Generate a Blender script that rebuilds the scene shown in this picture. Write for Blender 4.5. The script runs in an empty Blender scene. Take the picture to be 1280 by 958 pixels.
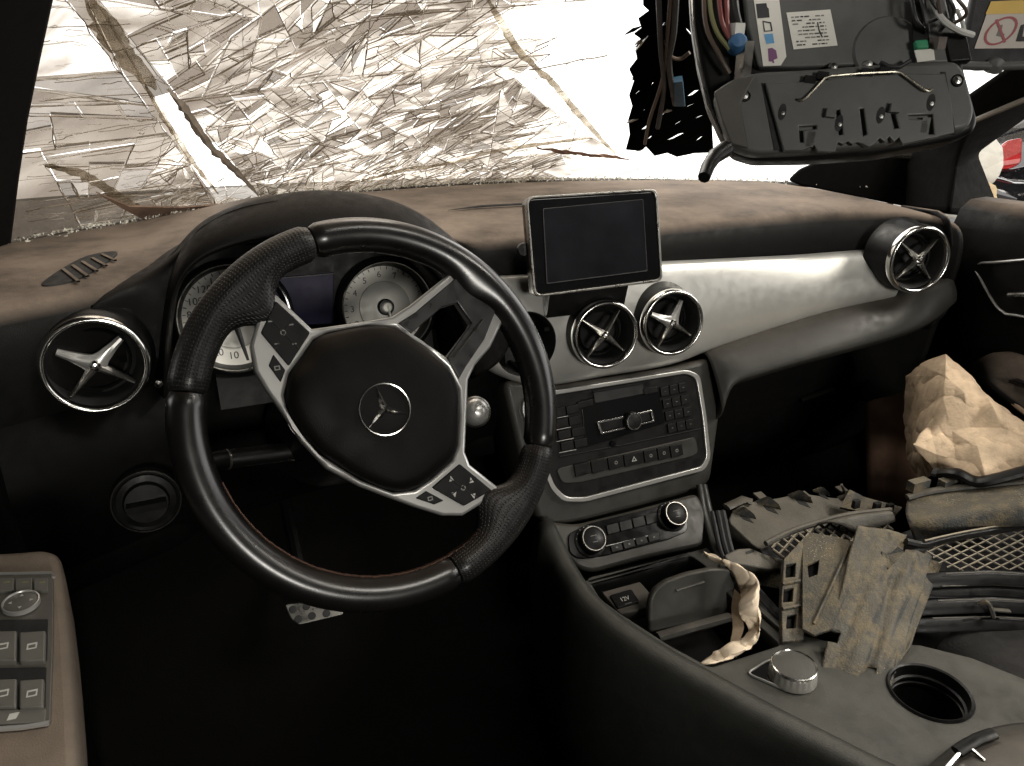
import bpy, bmesh, math, random
from mathutils import Vector, Matrix
random.seed(7)
R_ = math.radians
scene = bpy.context.scene
COL = scene.collection

# ------------------------------------------------------------------ camera
YAW, PITCH, FPX, CAMZ = R_(23), R_(22), 967.0, 1.0
CAM = Vector((0, 0, CAMZ))
cam_d = bpy.data.cameras.new('camera'); cam = bpy.data.objects.new('camera', cam_d); COL.objects.link(cam)
cam.location = CAM; cam.rotation_euler = (R_(90) - PITCH, 0, -YAW)
cam_d.sensor_width = 36; cam_d.lens = 36 * FPX / 1280; cam_d.clip_start = 0.01; cam_d.clip_end = 200
scene.camera = cam

# ------------------------------------------------------------------ world, lamps, exposure
world = bpy.data.worlds.new('World'); scene.world = world; world.use_nodes = True
wbg = world.node_tree.nodes['Background']
wbg.inputs[0].default_value = (1.0, 0.93, 0.84, 1); wbg.inputs[1].default_value = 0.02
def lamp(name, loc, target, size, power, color=(1, .93, .82), sy=None, spread=180):
    d = bpy.data.lights.new(name, 'AREA'); d.shape = 'RECTANGLE'; d.size = size; d.size_y = sy or size
    d.energy = power; d.color = color; d.spread = R_(spread)
    o = bpy.data.objects.new(name, d); COL.objects.link(o); o.location = loc
    o.rotation_euler = (Vector(target) - Vector(loc)).to_track_quat('-Z', 'Y').to_euler()
    return o
lamp('workshop_lamp', (0.5, 2.6, 2.7), (0.45, 1.1, 0.8), 1.8, 74, (1, .93, .83), 1.2)          # over the bonnet, shines in through the broken glass
lamp('workshop_lamp', (3.0, -0.6, 2.9), (0.75, 0.6, 0.6), 1.3, 160, (1, .94, .84), 1.3)         # beyond the passenger side windows
lamp('workshop_lamp', (1.05, -0.55, 2.7), (0.65, 0.4, 0.5), 1.1, 46, (1, .95, .86), 0.9)        # overhead, shines down through the roof opening
lamp('workshop_lamp', (0.2, -3.6, 1.5), (0.5, 0.8, 0.8), 0.8, 72, (1, .96, .88), 0.6)          # behind the car, through the rear window
SKY = 3.0                                                                                      # daylight outside
vs = scene.view_settings
vs.view_transform = 'Standard'; vs.look = 'None'; vs.exposure = 0; vs.gamma = 1; vs.use_curve_mapping = False
cy = scene.cycles
cy.use_denoising = True; cy.max_bounces = 10; cy.transparent_max_bounces = 24; cy.sample_clamp_indirect = 6
cy.caustics_reflective = False; cy.caustics_refractive = False; cy.diffuse_bounces = 4; cy.glossy_bounces = 4; cy.transmission_bounces = 8

# ------------------------------------------------------------------ pixel -> place (photo is 1280 x 958)
_cp, _sp, _cy, _sy = math.cos(PITCH), math.sin(PITCH), math.cos(YAW), math.sin(YAW)
FV = Vector((_sy * _cp, _cy * _cp, -_sp)); RV = Vector((_cy, -_sy, 0)); UV = Vector((_sy * _sp, _cy * _sp, _cp))
def ray(x, y): return FV + RV * ((x - 640) / FPX) - UV * ((y - 479) / FPX)
def PD(x, y, D): return CAM + ray(x, y) * D
def PY(x, y, Y): d = ray(x, y); return CAM + d * (Y / d.y)
def PZ(x, y, Z): d = ray(x, y); return CAM + d * ((Z - CAMZ) / d.z)
def PX(x, y, X): d = ray(x, y); return CAM + d * (X / d.x)
class Pl:
    """a flat working plane standing in the car: origin, outward normal, right (u) and up (v) axes"""
    def __init__(s, o, n, up=(0, 0, 1)):
        s.o = Vector(o); s.n = Vector(n).normalized()
        s.u = Vector(up).cross(s.n).normalized(); s.v = s.n.cross(s.u)
        s.M = Matrix(((s.u.x, s.v.x, s.n.x, s.o.x), (s.u.y, s.v.y, s.n.y, s.o.y), (s.u.z, s.v.z, s.n.z, s.o.z), (0, 0, 0, 1)))
    def hit(s, x, y, h=0):
        d = ray(x, y); o = s.o + s.n * h
        p = CAM + d * ((o - CAM).dot(s.n) / d.dot(s.n)) - s.o
        return (p.dot(s.u), p.dot(s.v))
    def w(s, u, v, h=0): return s.o + s.u * u + s.v * v + s.n * h
    def pts(s, L, h=0): return [s.hit(x, y, h) for x, y in L]
    def wp(s, x, y, h=0): return s.w(*s.hit(x, y, h), h)
def plane3(a, b, c, flip=False):
    a, b, c = Vector(a), Vector(b), Vector(c); n = (b - a).cross(c - a).normalized()
    if n.dot(CAM - a) < 0: n = -n
    return Pl(a, n)

# ------------------------------------------------------------------ objects
WM = {}
def props(o, label=None, cat=None, group=None, kind=None):
    if label: o['label'] = label
    if cat: o['category'] = cat
    if group: o['group'] = group
    if kind: o['kind'] = kind
    return o
def thing(name, loc, label, cat, group=None):
    o = bpy.data.objects.new(name, None); COL.objects.link(o); o.location = loc; o.empty_display_size = .05
    WM[o] = Matrix.Translation(Vector(loc)); return props(o, label, cat, group)
def put(name, me, mat, parent=None, M=None, label=None, cat=None, group=None, kind=None):
    if M is None:
        if len(me.vertices):
            lo = [min(v.co[k] for v in me.vertices) for k in range(3)]; hi = [max(v.co[k] for v in me.vertices) for k in range(3)]
            c = Vector([(a + b) / 2 for a, b in zip(lo, hi)])
        else: c = Vector()
        me.transform(Matrix.Translation(-c)); M = Matrix.Translation(c)
    o = bpy.data.objects.new(name, me); COL.objects.link(o)
    if mat is not None and len(me.materials) == 0: me.materials.append(mat)
    WM[o] = M.copy()
    if parent is not None:
        o.parent = parent; o.matrix_basis = WM[parent].inverted() @ M
    else: o.matrix_basis = M
    return props(o, label, cat, group, kind)
def mod_bevel(o, w, seg=2, ang=35):
    m = o.modifiers.new('b', 'BEVEL'); m.width = w; m.segments = seg; m.limit_method = 'ANGLE'; m.angle_limit = R_(ang); m.harden_normals = False; return o
def mod_sub(o, n=2):
    m = o.modifiers.new('s', 'SUBSURF'); m.levels = n; m.render_levels = n; return o
def mod_solid(o, t, off=-1):
    m = o.modifiers.new('t', 'SOLIDIFY'); m.thickness = t; m.offset = off; return o
def smooth(me, ang=40):
    me.polygons.foreach_set('use_smooth', [True] * len(me.polygons))
    if ang < 180: me.set_sharp_from_angle(angle=R_(ang))
    return me
class MB:
    def __init__(s): s.v = []; s.f = []; s.uv = {}
    def add(s, V, Fc):
        b = len(s.v); s.v += [Vector(p) for p in V]; s.f += [tuple(b + i for i in f) for f in Fc]; return s
    def box(s, c, sz, M=None):
        c = Vector(c); h = [x / 2 for x in sz]
        V = [Vector((a * h[0], b * h[1], d * h[2])) for a in (-1, 1) for b in (-1, 1) for d in (-1, 1)]
        V = [(M.to_3x3() @ p if M else p) + c for p in V]
        return s.add(V, [(0, 1, 3, 2), (4, 6, 7, 5), (0, 4, 5, 1), (2, 3, 7, 6), (0, 2, 6, 4), (1, 5, 7, 3)])
    def grid(s, rows, close_u=False, close_v=False, caps=False):
        n = len(rows); m = len(rows[0]); V = [p for r in rows for p in r]; Fc = []
        for i in range(n if close_u else n - 1):
            for j in range(m if close_v else m - 1):
                a, b = i, (i + 1) % n; c, d = j, (j + 1) % m
                Fc.append((a * m + c, a * m + d, b * m + d, b * m + c))
        if caps: Fc += [tuple(range(m))[::-1], tuple((n - 1) * m + j for j in range(m))]
        return s.add(V, Fc)
    def tube(s, path, r, seg=8, closed=False, flat=1.0, up=None, caps=True):
        P = [Vector(p) for p in path]; n = len(P); rows = []; prev = None
        for i, p in enumerate(P):
            if closed: t = P[(i + 1) % n] - P[i - 1]
            else: t = P[min(i + 1, n - 1)] - P[max(i - 1, 0)]
            t = t.normalized() if t.length > 1e-9 else Vector((0, 0, 1))
            if up is not None: a = Vector(up) - t * t.dot(Vector(up))
            elif prev is None: a = Vector((0, 0, 1)) - t * t.z if abs(t.z) < .9 else Vector((1, 0, 0)) - t * t.x
            else: a = prev - t * prev.dot(t)
            a.normalize(); prev = a; b = t.cross(a); rr = r(i / max(n - 1, 1)) if callable(r) else r
            rows.append([p + a * (math.cos(k * 2 * math.pi / seg) * rr * flat) + b * (math.sin(k * 2 * math.pi / seg) * rr) for k in range(seg)])
        return s.grid(rows, close_u=closed, close_v=True, caps=caps and not closed)
    def lathe(s, prof, pl=None, seg=48, closed=False):
        """prof: (radius, height) along the plane's normal"""
        rows = []
        for k in range(seg):
            a = 2 * math.pi * k / seg
            rows.append([pl.w(r * math.cos(a), r * math.sin(a), h) for r, h in prof])
        return s.grid(rows, close_u=True, close_v=closed)
    def disc(s, pl, r, h=0, seg=48, u=0, v=0, rv=None):
        b = len(s.v); s.v += [pl.w(u + r * math.cos(2 * math.pi * k / seg), v + (rv or r) * math.sin(2 * math.pi * k / seg), h) for k in range(seg)]
        s.f.append(tuple(range(b, b + seg))); return s
    def mesh(s, name='m', ang=40, uvs=None):
        me = bpy.data.meshes.new(name); me.from_pydata([tuple(p) for p in s.v], [], s.f); me.validate()
        bm = bmesh.new(); bm.from_mesh(me); bmesh.ops.recalc_face_normals(bm, faces=bm.faces); bm.to_mesh(me); bm.free()
        if ang: smooth(me, ang)
        return me
def fillet(L, r, n=4):
    out = []; m = len(L)
    for i in range(m):
        p, a, b = Vector(L[i]), Vector(L[i - 1]), Vector(L[(i + 1) % m])
        da, db = a - p, b - p; la, lb = da.length, db.length
        rr = r[i] if isinstance(r, (list, tuple)) else r
        k = min(rr, la * .45, lb * .45)
        A, B = p + da * (k / la), p + db * (k / lb)
        for j in range(n + 1):
            t = j / n; out.append(tuple(A * (1 - t) ** 2 + p * (2 * t * (1 - t)) + B * t * t))
    return out
def spline(L, n=6, closed=False):
    P = [Vector(p) for p in L]; m = len(P); out = []
    for i in range(m if closed else m - 1):
        p1, p2 = P[i], P[(i + 1) % m]
        p0 = P[i - 1] if (closed or i > 0) else p1 * 2 - p2
        p3 = P[(i + 2) % m] if (closed or i < m - 2) else p2 * 2 - p1
        for j in range(n):
            t = j / n
            out.append(.5 * ((2 * p1) + (p2 - p0) * t + (2 * p0 - 5 * p1 + 4 * p2 - p3) * t * t + (3 * p1 - p0 - 3 * p2 + p3) * t ** 3))
    if not closed: out.append(P[-1].copy())
    return [tuple(p) for p in out]
def curve_mesh(cu, ang=35):
    o = bpy.data.objects.new('tmp', cu); me = bpy.data.meshes.new_from_object(o)
    bpy.data.objects.remove(o); bpy.data.curves.remove(cu); me.materials.clear(); smooth(me, ang); return me
def flat_mesh(loops, thick, bevel=0.0, bres=2, ang=35):
    """solid plate in local xy, from z=-thick to z=0, outline loops (inner loops are holes)"""
    cu = bpy.data.curves.new('c', 'CURVE'); cu.dimensions = '2D'; cu.fill_mode = 'BOTH'
    cu.extrude = max(thick / 2 - bevel, 1e-5); cu.bevel_depth = bevel; cu.bevel_resolution = bres; cu.offset = -bevel
    for L in loops:
        sp = cu.splines.new('POLY'); sp.points.add(len(L) - 1); sp.use_cyclic_u = True
        for p, q in zip(sp.points, L): p.co = (q[0], q[1], 0, 1)
    me = curve_mesh(cu, ang); me.transform(Matrix.Translation((0, 0, -thick / 2))); return me
def plate(name, pl, loops, thick, mat, parent, bevel=0.0, h=0.0, **k):
    """h: height of the top face above the plane"""
    me = flat_mesh(loops, thick, bevel); return put(name, me, mat, parent, pl.M @ Matrix.Translation((0, 0, h)), **k)
def pxplate(name, pl, loops, thick, mat, parent, bevel=0.0, h=0.0, r=0, **k):
    LL = [pl.pts(L, h) for L in loops]
    if r: LL = [fillet(L, r) for L in LL]
    return plate(name, pl, LL, thick, mat, parent, bevel, h, **k)
def text(name, s, pl, u, v, size, mat, parent, h=.0006, rot=0, sx=1, **k):
    cu = bpy.data.curves.new('t', 'FONT'); cu.body = s; cu.size = size; cu.align_x = 'CENTER'; cu.align_y = 'CENTER'; cu.extrude = .0001
    me = curve_mesh(cu); return put(name, me, mat, parent, pl.M @ Matrix.Translation((u, v, h)) @ Matrix.Rotation(rot, 4, 'Z') @ Matrix.Scale(sx, 4, (1, 0, 0)), **k)
def circ(r, n=48, u=0, v=0): return [(u + r * math.cos(2 * math.pi * i / n), v + r * math.sin(2 * math.pi * i / n)) for i in range(n)]
def rect(w, h, u=0, v=0): return [(u - w / 2, v - h / 2), (u + w / 2, v - h / 2), (u + w / 2, v + h / 2), (u - w / 2, v + h / 2)]

# ------------------------------------------------------------------ materials
def mk(name, color, rough=.5, metal=0.0, grain=0, grain_s=900, var=.15, var_s=18, dust=0.0, dust_c=(.30, .225, .165), coat=0, spec=.5, rvar=.12, spots=0, wear=0, wear_c=(.25,.22,.18), wt=.56, coat_r=.05):
    m = bpy.data.materials.new(name); m.use_nodes = True; nt = m.node_tree; N = nt.nodes; Lk = nt.links; b = N['Principled BSDF']
    b.inputs['Metallic'].default_value = metal; b.inputs['Specular IOR Level'].default_value = spec
    if coat: b.inputs['Coat Weight'].default_value = coat; b.inputs['Coat Roughness'].default_value = coat_r
    tc = N.new('ShaderNodeTexCoord'); geo = N.new('ShaderNodeNewGeometry')
    n1 = N.new('ShaderNodeTexNoise'); n1.inputs['Scale'].default_value = var_s; n1.inputs['Detail'].default_value = 6; n1.inputs['Roughness'].default_value = .62
    Lk.new(geo.outputs['Position'], n1.inputs['Vector'])
    mr = N.new('ShaderNodeMapRange'); mr.inputs[1].default_value = .3; mr.inputs[2].default_value = .7; mr.inputs[3].default_value = 1 - var; mr.inputs[4].default_value = 1 + var
    Lk.new(n1.outputs[0], mr.inputs[0])
    mul = N.new('ShaderNodeMix'); mul.data_type = 'RGBA'; mul.blend_type = 'MULTIPLY'; mul.inputs[0].default_value = 1
    mul.inputs[6].default_value = (*color, 1); Lk.new(mr.outputs[0], mul.inputs[7]); col = mul.outputs[2]
    rr = N.new('ShaderNodeMapRange'); rr.inputs[1].default_value = .3; rr.inputs[2].default_value = .7; rr.inputs[3].default_value = max(rough - rvar, .03); rr.inputs[4].default_value = min(rough + rvar, 1)
    n3 = N.new('ShaderNodeTexNoise'); n3.inputs['Scale'].default_value = var_s * 4.3; n3.inputs['Detail'].default_value = 5; Lk.new(geo.outputs['Position'], n3.inputs['Vector'])
    Lk.new(n3.outputs[0], rr.inputs[0]); ro = rr.outputs[0]
    def blend(fac, c, r, col, ro):
        mx = N.new('ShaderNodeMix'); mx.data_type = 'RGBA'; Lk.new(fac, mx.inputs[0]); Lk.new(col, mx.inputs[6]); mx.inputs[7].default_value = (*c, 1)
        my = N.new('ShaderNodeMix'); my.data_type = 'FLOAT'; Lk.new(fac, my.inputs[0]); Lk.new(ro, my.inputs[2]); my.inputs[3].default_value = r
        return mx.outputs[2], my.outputs[0]
    if wear:
        nw = N.new('ShaderNodeTexNoise'); nw.inputs['Scale'].default_value = 45; nw.inputs['Detail'].default_value = 9; nw.inputs['Roughness'].default_value = .75; Lk.new(geo.outputs['Position'], nw.inputs['Vector'])
        mw = N.new('ShaderNodeMapRange'); mw.inputs[1].default_value = wt; mw.inputs[2].default_value = wt + .12; mw.inputs[4].default_value = wear; Lk.new(nw.outputs[0], mw.inputs[0])
        col, ro = blend(mw.outputs[0], wear_c, .8, col, ro)
    if dust:   # dust lies on what faces up, in patches
        sx = N.new('ShaderNodeSeparateXYZ'); Lk.new(geo.outputs['Normal'], sx.inputs[0])
        up = N.new('ShaderNodeMapRange'); up.inputs[1].default_value = .55; up.inputs[2].default_value = .96; Lk.new(sx.outputs[2], up.inputs[0])
        nd = N.new('ShaderNodeTexNoise'); nd.inputs['Scale'].default_value = 9; nd.inputs['Detail'].default_value = 8; nd.inputs['Roughness'].default_value = .7; Lk.new(geo.outputs['Position'], nd.inputs['Vector'])
        md = N.new('ShaderNodeMapRange'); md.inputs[1].default_value = .34; md.inputs[2].default_value = .60; md.inputs[3].default_value = .38; Lk.new(nd.outputs[0], md.inputs[0])
        mm = N.new('ShaderNodeMath'); mm.operation = 'MULTIPLY'; Lk.new(up.outputs[0], mm.inputs[0]); Lk.new(md.outputs[0], mm.inputs[1])
        m2 = N.new('ShaderNodeMath'); m2.operation = 'MULTIPLY'; Lk.new(mm.outputs[0], m2.inputs[0]); m2.inputs[1].default_value = dust
        col, ro = blend(m2.outputs[0], dust_c, .8, col, ro)
    if spots:  # bits of grit and glass dust
        vo = N.new('ShaderNodeTexVoronoi'); vo.inputs['Scale'].default_value = 330; Lk.new(geo.outputs['Position'], vo.inputs['Vector'])
        ns = N.new('ShaderNodeTexNoise'); ns.inputs['Scale'].default_value = 14; Lk.new(geo.outputs['Position'], ns.inputs['Vector'])
        th = N.new('ShaderNodeMapRange'); th.inputs[1].default_value = .45; th.inputs[2].default_value = .75; th.inputs[3].default_value = 0.0; th.inputs[4].default_value = .28 * spots; Lk.new(ns.outputs[0], th.inputs[0])
        lt = N.new('ShaderNodeMath'); lt.operation = 'LESS_THAN'; Lk.new(vo.outputs['Distance'], lt.inputs[0]); Lk.new(th.outputs[0], lt.inputs[1])
        col, ro = blend(lt.outputs[0], (.45, .40, .33), .6, col, ro)
    Lk.new(col, b.inputs['Base Color']); Lk.new(ro, b.inputs['Roughness'])
    if grain:
        v = N.new('ShaderNodeTexVoronoi'); v.inputs['Scale'].default_value = grain_s; Lk.new(geo.outputs['Position'], v.inputs['Vector'])
        bp = N.new('ShaderNodeBump'); bp.inputs['Strength'].default_value = grain; bp.inputs['Distance'].default_value = .0006
        ad = N.new('ShaderNodeMath'); ad.operation = 'MULTIPLY_ADD'; Lk.new(n3.outputs[0], ad.inputs[0]); ad.inputs[1].default_value = .7; Lk.new(v.outputs['Distance'], ad.inputs[2])
        Lk.new(ad.outputs[0], bp.inputs['Height']); Lk.new(bp.outputs[0], b.inputs['Normal'])
    return m
M = {}
M['dash'] = mk('dash_plastic', (.005, .0048, .0044), .55, grain=.35, dust=.95, dust_c=(.215, .170, .135), spots=.12, spec=.12)
M['hood'] = mk('hood_plastic', (.004, .0038, .0035), .5, grain=.35, dust=.2, dust_c=(.06, .047, .038), spec=.12)
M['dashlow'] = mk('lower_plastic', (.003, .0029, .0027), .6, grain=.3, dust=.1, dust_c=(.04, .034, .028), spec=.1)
M['stack'] = mk('stack_plastic', (.040, .039, .035), .42, spec=.3, grain=.15, dust=.3, dust_c=(.18, .15, .12))
M['console'] = mk('console_plastic', (.031, .032, .029), .40, spec=.42, grain=.25, dust=.35, dust_c=(.15, .14, .12))
M['black'] = mk('black_plastic', (.005, .005, .005), .42, grain=.15, spec=.25)
M['void'] = mk('dark_recess', (.006, .006, .006), .7)
M['gloss'] = mk('gloss_black', (.005, .005, .0055), .14, rvar=.03, spec=.3)
M['screen'] = mk('screen_glass', (.010, .010, .012), .2, rvar=.015, var=.3, spec=.12)
M['lcd'] = mk('lcd_glass', (.022, .020, .046), .5, spec=.15, rvar=.06, var=.25, var_s=9)
M['alu'] = mk('satin_aluminium', (.66, .655, .62), .36, metal=.65, grain=.05, grain_s=1600, var=.05, rvar=.05)
M['silver'] = mk('silver_paint', (.54, .535, .515), .30, metal=.7, var=.03, rvar=.0)
M['knob'] = mk('knob_silver', (.42, .41, .385), .25, metal=.55, var=.06, rvar=.06)
M['chrome'] = mk('chrome', (.78, .77, .74), .18, metal=1, var=.03, rvar=.01)
M['leather'] = mk('leather', (.006, .0056, .0053), .30, spec=.4, grain=.05, grain_s=1100, dust=.10, rvar=.04, coat=.6, coat_r=.24)
M['pad'] = mk('airbag_pad', (.0042, .0039, .0036), .52, spec=.12, grain=.3, grain_s=1100, var=.25, var_s=8, dust=.15)
M['stitch'] = mk('brown_thread', (.16, .085, .06), .8)
M['btn'] = mk('button_plastic', (.008, .008, .0078), .45, spec=.18, var=.15, wear=.2, wear_c=(.05, .047, .04))
M['rubber'] = mk('rubber', (.02, .02, .02), .7)
M['print'] = mk('white_print', (.42, .41, .38), .6, var=.2)
M['printd'] = mk('dim_print', (.20, .195, .18), .6, var=.2)
M['ink'] = mk('black_ink', (.03, .03, .032), .6)
M['red'] = mk('red_paint', (.5, .05, .03), .5)
M['dial'] = mk('dial_face', (.82, .80, .73), .45, var=.06)
M['dialg'] = mk('dial_grey', (.30, .295, .27), .4, metal=.3, var=.06)
M['carpet'] = mk('carpet', (.0035, .0034, .003), .95, grain=.9, grain_s=400, spots=.2, spec=.05)
M['liner'] = mk('headliner', (.015, .0235, .021), .9, grain=.4, grain_s=600)
M['pillar'] = mk('pillar_trim', (.004, .0038, .0035), .95, grain=.2, spec=.08)
M['ovh'] = mk('console_grey', (.095, .096, .092), .48, grain=.12, dust=.2, dust_c=(.16, .15, .13), wear=.1, wear_c=(.14, .13, .12))
M['paper'] = mk('white_label', (.72, .70, .64), .6, var=.06)
M['kraft'] = mk('kraft_card', (.62, .47, .32), .85, grain=.5, grain_s=260, var=.28, var_s=30, wear=.5, wear_c=(.26, .17, .10))
M['strip'] = mk('torn_paper', (.84, .70, .53), .8, var=.2, var_s=40, wear=.3, wear_c=(.40, .16, .08))
M['dusty'] = mk('dusty_plastic', (.036, .038, .037), .75, grain=.9, grain_s=420, dust=.5, dust_c=(.18, .15, .10), var=.35, var_s=26, spots=.8, wear=.95, wear_c=(.135, .106, .064), wt=.47)
M['trimg'] = mk('grey_dusty_plastic', (.060, .056, .048), .58, grain=.5, grain_s=500, dust=.35, dust_c=(.24, .205, .15), var=.4, var_s=30, wear=.55, wear_c=(.17, .14, .10), spots=.3)
M['mesh'] = mk('grille_plastic', (.055, .05, .042), .5, grain=.2, dust=1.0, dust_c=(.42, .36, .26), wear=.5, wear_c=(.34, .29, .21))
M['wire'] = mk('spring_wire', (.75, .70, .58), .3, metal=1)
M['screw'] = mk('screw_metal', (.55, .54, .52), .3, metal=1)
def flatm(n, c, r=.5): M[n] = mk(n, c, r, var=.1)
flatm('wire_black', (.015, .015, .016)); flatm('wire_red', (.17, .045, .04)); flatm('wire_yellow', (.16, .16, .07)); flatm('wire_orange', (.22, .11, .04)); flatm('wire_brown', (.06, .04, .027)); flatm('wire_blue', (.05, .16, .34))
flatm('conn_blue', (.04, .12, .25)); flatm('conn_white', (.5, .5, .47)); flatm('green', (.03, .25, .12)); flatm('lblue', (.13, .34, .60)); flatm('purple', (.20, .08, .19)); flatm('yellow', (.75, .50, .12)); flatm('visor_print', (.62, .56, .50)); flatm('maroon', (.38, .09, .10))
M['doorbtn'] = mk('door_switch_grey', (.10, .096, .085), .45, var=.12, wear=.25, wear_c=(.16, .15, .13))
M['doorpan'] = mk('door_panel_grey', (.075, .07, .06), .45, var=.12, wear=.2, wear_c=(.12, .11, .09))
# ================================================================== car shell (roof, pillars, floor)
def bool_cut(me, cutter_me):
    a = bpy.data.objects.new('a', me); b = bpy.data.objects.new('b', cutter_me); COL.objects.link(a); COL.objects.link(b)
    md = a.modifiers.new('x', 'BOOLEAN'); md.operation = 'DIFFERENCE'; md.object = b; md.solver = 'EXACT'
    dg = bpy.context.evaluated_depsgraph_get(); r = bpy.data.meshes.new_from_object(a.evaluated_get(dg))
    bpy.data.objects.remove(a); bpy.data.objects.remove(b); r.materials.clear(); smooth(r, 40); return r
def lerp(a, b, t): return a + (b - a) * t
def interp(L, x):
    if x <= L[0][0]: return L[0][1]
    for (a, b), (c, d) in zip(L, L[1:]):
        if x <= c:
            t = (x - a) / (c - a); return lerp(b, d, t)
    return L[-1][1]
def sm(L, x, w=.03): return sum(interp(L, x + w * k / 2) for k in (-2, -1, 0, 1, 2)) / 5
def resample(P, n):
    P = [Vector(p) for p in P]; d = [0]
    for a, b in zip(P, P[1:]): d.append(d[-1] + (b - a).length)
    out = []
    for i in range(n):
        t = d[-1] * i / (n - 1); k = 0
        while k < len(d) - 2 and d[k + 1] < t: k += 1
        out.append(P[k].lerp(P[k + 1], (t - d[k]) / max(d[k + 1] - d[k], 1e-9)))
    return out
def subgrid(rows, n_u, n_v):
    """refine a coarse control net with splines both ways"""
    A = [[Vector(p) for p in spline(r, n_v)] for r in rows]
    cols = list(zip(*A)); B = [[Vector(p) for p in spline(c, n_u)] for c in cols]
    return [list(r) for r in zip(*B)]

shell = thing('car_cabin_shell', (.52, .6, 0), 'dark car cabin shell with pillars, roof lining and carpeted floor', 'car body')
# floor: footwell carpet rising to the bulkhead
def floor_z(y): return .04 if y < .85 else .04 + (y - .85) * 1.1
rows = [[(x, y, floor_z(y) + .004 * math.sin(x * 31 + y * 17)) for x in [-.3 + i * .08 for i in range(22)]] for y in [-1.4 + k * .1 for k in range(29)]]
o = put('floor_carpet', MB().grid(rows).mesh(), M['carpet'], shell); mod_solid(o, .01)
# driver side pillar and passenger side pillar, each a tapered beam
def beam(name, secs, mat, parent):
    rows = [[Vector(p) for p in s] for s in secs]
    o = put(name, MB().grid(rows, close_v=True, caps=True).mesh(ang=50), mat, parent); mod_bevel(o, .012, 3); return o
def glass_edge(px, py, k=.965):
    """point on the line of sight just inside the windscreen surface"""
    d = ray(px, py); a, b = .3, 3.0
    for _ in range(40):
        m_ = (a + b) / 2; q = CAM + d * m_
        if (q.z - .792) * .85 - (yb(q.x) + .045 - q.y) * .527 < 0: a = m_
        else: b = m_
    return CAM + d * a * k
def yb(x): return 1.49 - .42 * ((x - .52) / .85) ** 2
sec_ = []
for px, py in ((14, 345), (20, 300), (30, 225), (42, 150), (58, 75), (76, -5), (96, -90)):
    e = glass_edge(px, py); sec_.append([e, e + Vector((-.26, .02, 0)), e + Vector((-.28, -.16, -.01)), e + Vector((-.07, -.15, -.01))])
e = sec_[-1][0]; sec_.append([e + Vector((.05, -.35, .20)), e + Vector((-.2, -.35, .2)), e + Vector((-.2, -.5, .18)), e + Vector((0, -.5, .18))])
beam('windscreen_pillar', sec_, M['pillar'], shell)
beam('windscreen_pillar', [
    [PX(1128, 262, 1.30), (1.42, 1.22, .74), (1.42, .98, .74), PX(1184, 268, 1.19)],
    [PX(1120, 195, 1.31), (1.42, 1.15, .84), (1.36, 1.02, .86), PX(1196, 200, 1.23)],
    [PX(1128, 172, 1.28), (1.40, 1.02, .93), (1.34, .92, .93), PX(1214, 150, 1.20)],
    [PX(1240, 95, 1.10), (1.34, .80, 1.05), (1.28, .74, 1.0), PX(1284, 126, 1.17)],
    [(1.0, .42, 1.22), (1.26, .5, 1.22), (1.24, .4, 1.16), (1.08, .34, 1.15)],
    [(.92, .1, 1.36), (1.2, .1, 1.36), (1.2, .0, 1.30), (1.0, .0, 1.30)]], M['pillar'], shell)
# light edge seal along the passenger pillar
o = put('door_seal', MB().tube([PX(1112, 188, 1.262), PX(1160, 172, 1.215), PX(1220, 150, 1.185), PX(1290, 121, 1.155)], .0045, 8).mesh(), mk('seal_rubber', (.20, .175, .14), .5), shell)
# dark trim foot where the passenger pillar meets the dash corner
fp_ = Pl(PD(1075, 215, 1.50), (-.65, -.75, .05))
pxplate('pillar_foot', fp_, [[(985, 226), (1000, 212), (1030, 200), (1070, 194), (1140, 186), (1150, 262), (1090, 250), (1040, 240), (1000, 232)]], .03, M['pillar'], shell, .004, 0, r=.008)
# headlining with a header rail above the view
def roof_z(x, y): return 1.40 - .10 * abs((x - .52) / .8) ** 2.5 + (0 if y < .3 else -(y - .3) * .42)
def roof_strip(x0, x1, y0, y1):
    return MB().grid([[Vector((lerp(x0, x1, i / 8), lerp(y0, y1, j / 6), roof_z(lerp(x0, x1, i / 8), lerp(y0, y1, j / 6)))) for i in range(9)] for j in range(7)])
for nm, e in (('header_lining', (-.3, 1.34, .12, .42)), ('roof_lining', (-.3, .06, -.7, .12)), ('roof_lining', (.98, 1.34, -.7, .12)), ('rear_lining', (-.3, 1.34, -1.3, -.7))):
    o = put(nm, roof_strip(*e).mesh(), M['liner'], shell); mod_solid(o, .05, 1)
# bulkhead and kick panels close the footwells in front
put('bulkhead', MB().grid([[(x, 1.22, z) for x in (-.34, .1, .5, .9, 1.4)] for z in (-.05, .3, .74)]).mesh(ang=0), M['carpet'], shell)
for x in (-.27, 1.24): o = put('kick_panel', MB().grid([[(x, y, z) for y in (.75, .95, 1.2)] for z in (-.02, .35, .72)]).mesh(ang=0), M['carpet'], shell); mod_solid(o, .02, 0)
# rear bulkhead of the cabin (seat-back height) keeps the back of the cabin dark
o = put('rear_bench', MB().box((.52, -1.25, .40), (1.5, .25, .75)).mesh(), M['black'], shell); mod_bevel(o, .08, 4)

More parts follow.
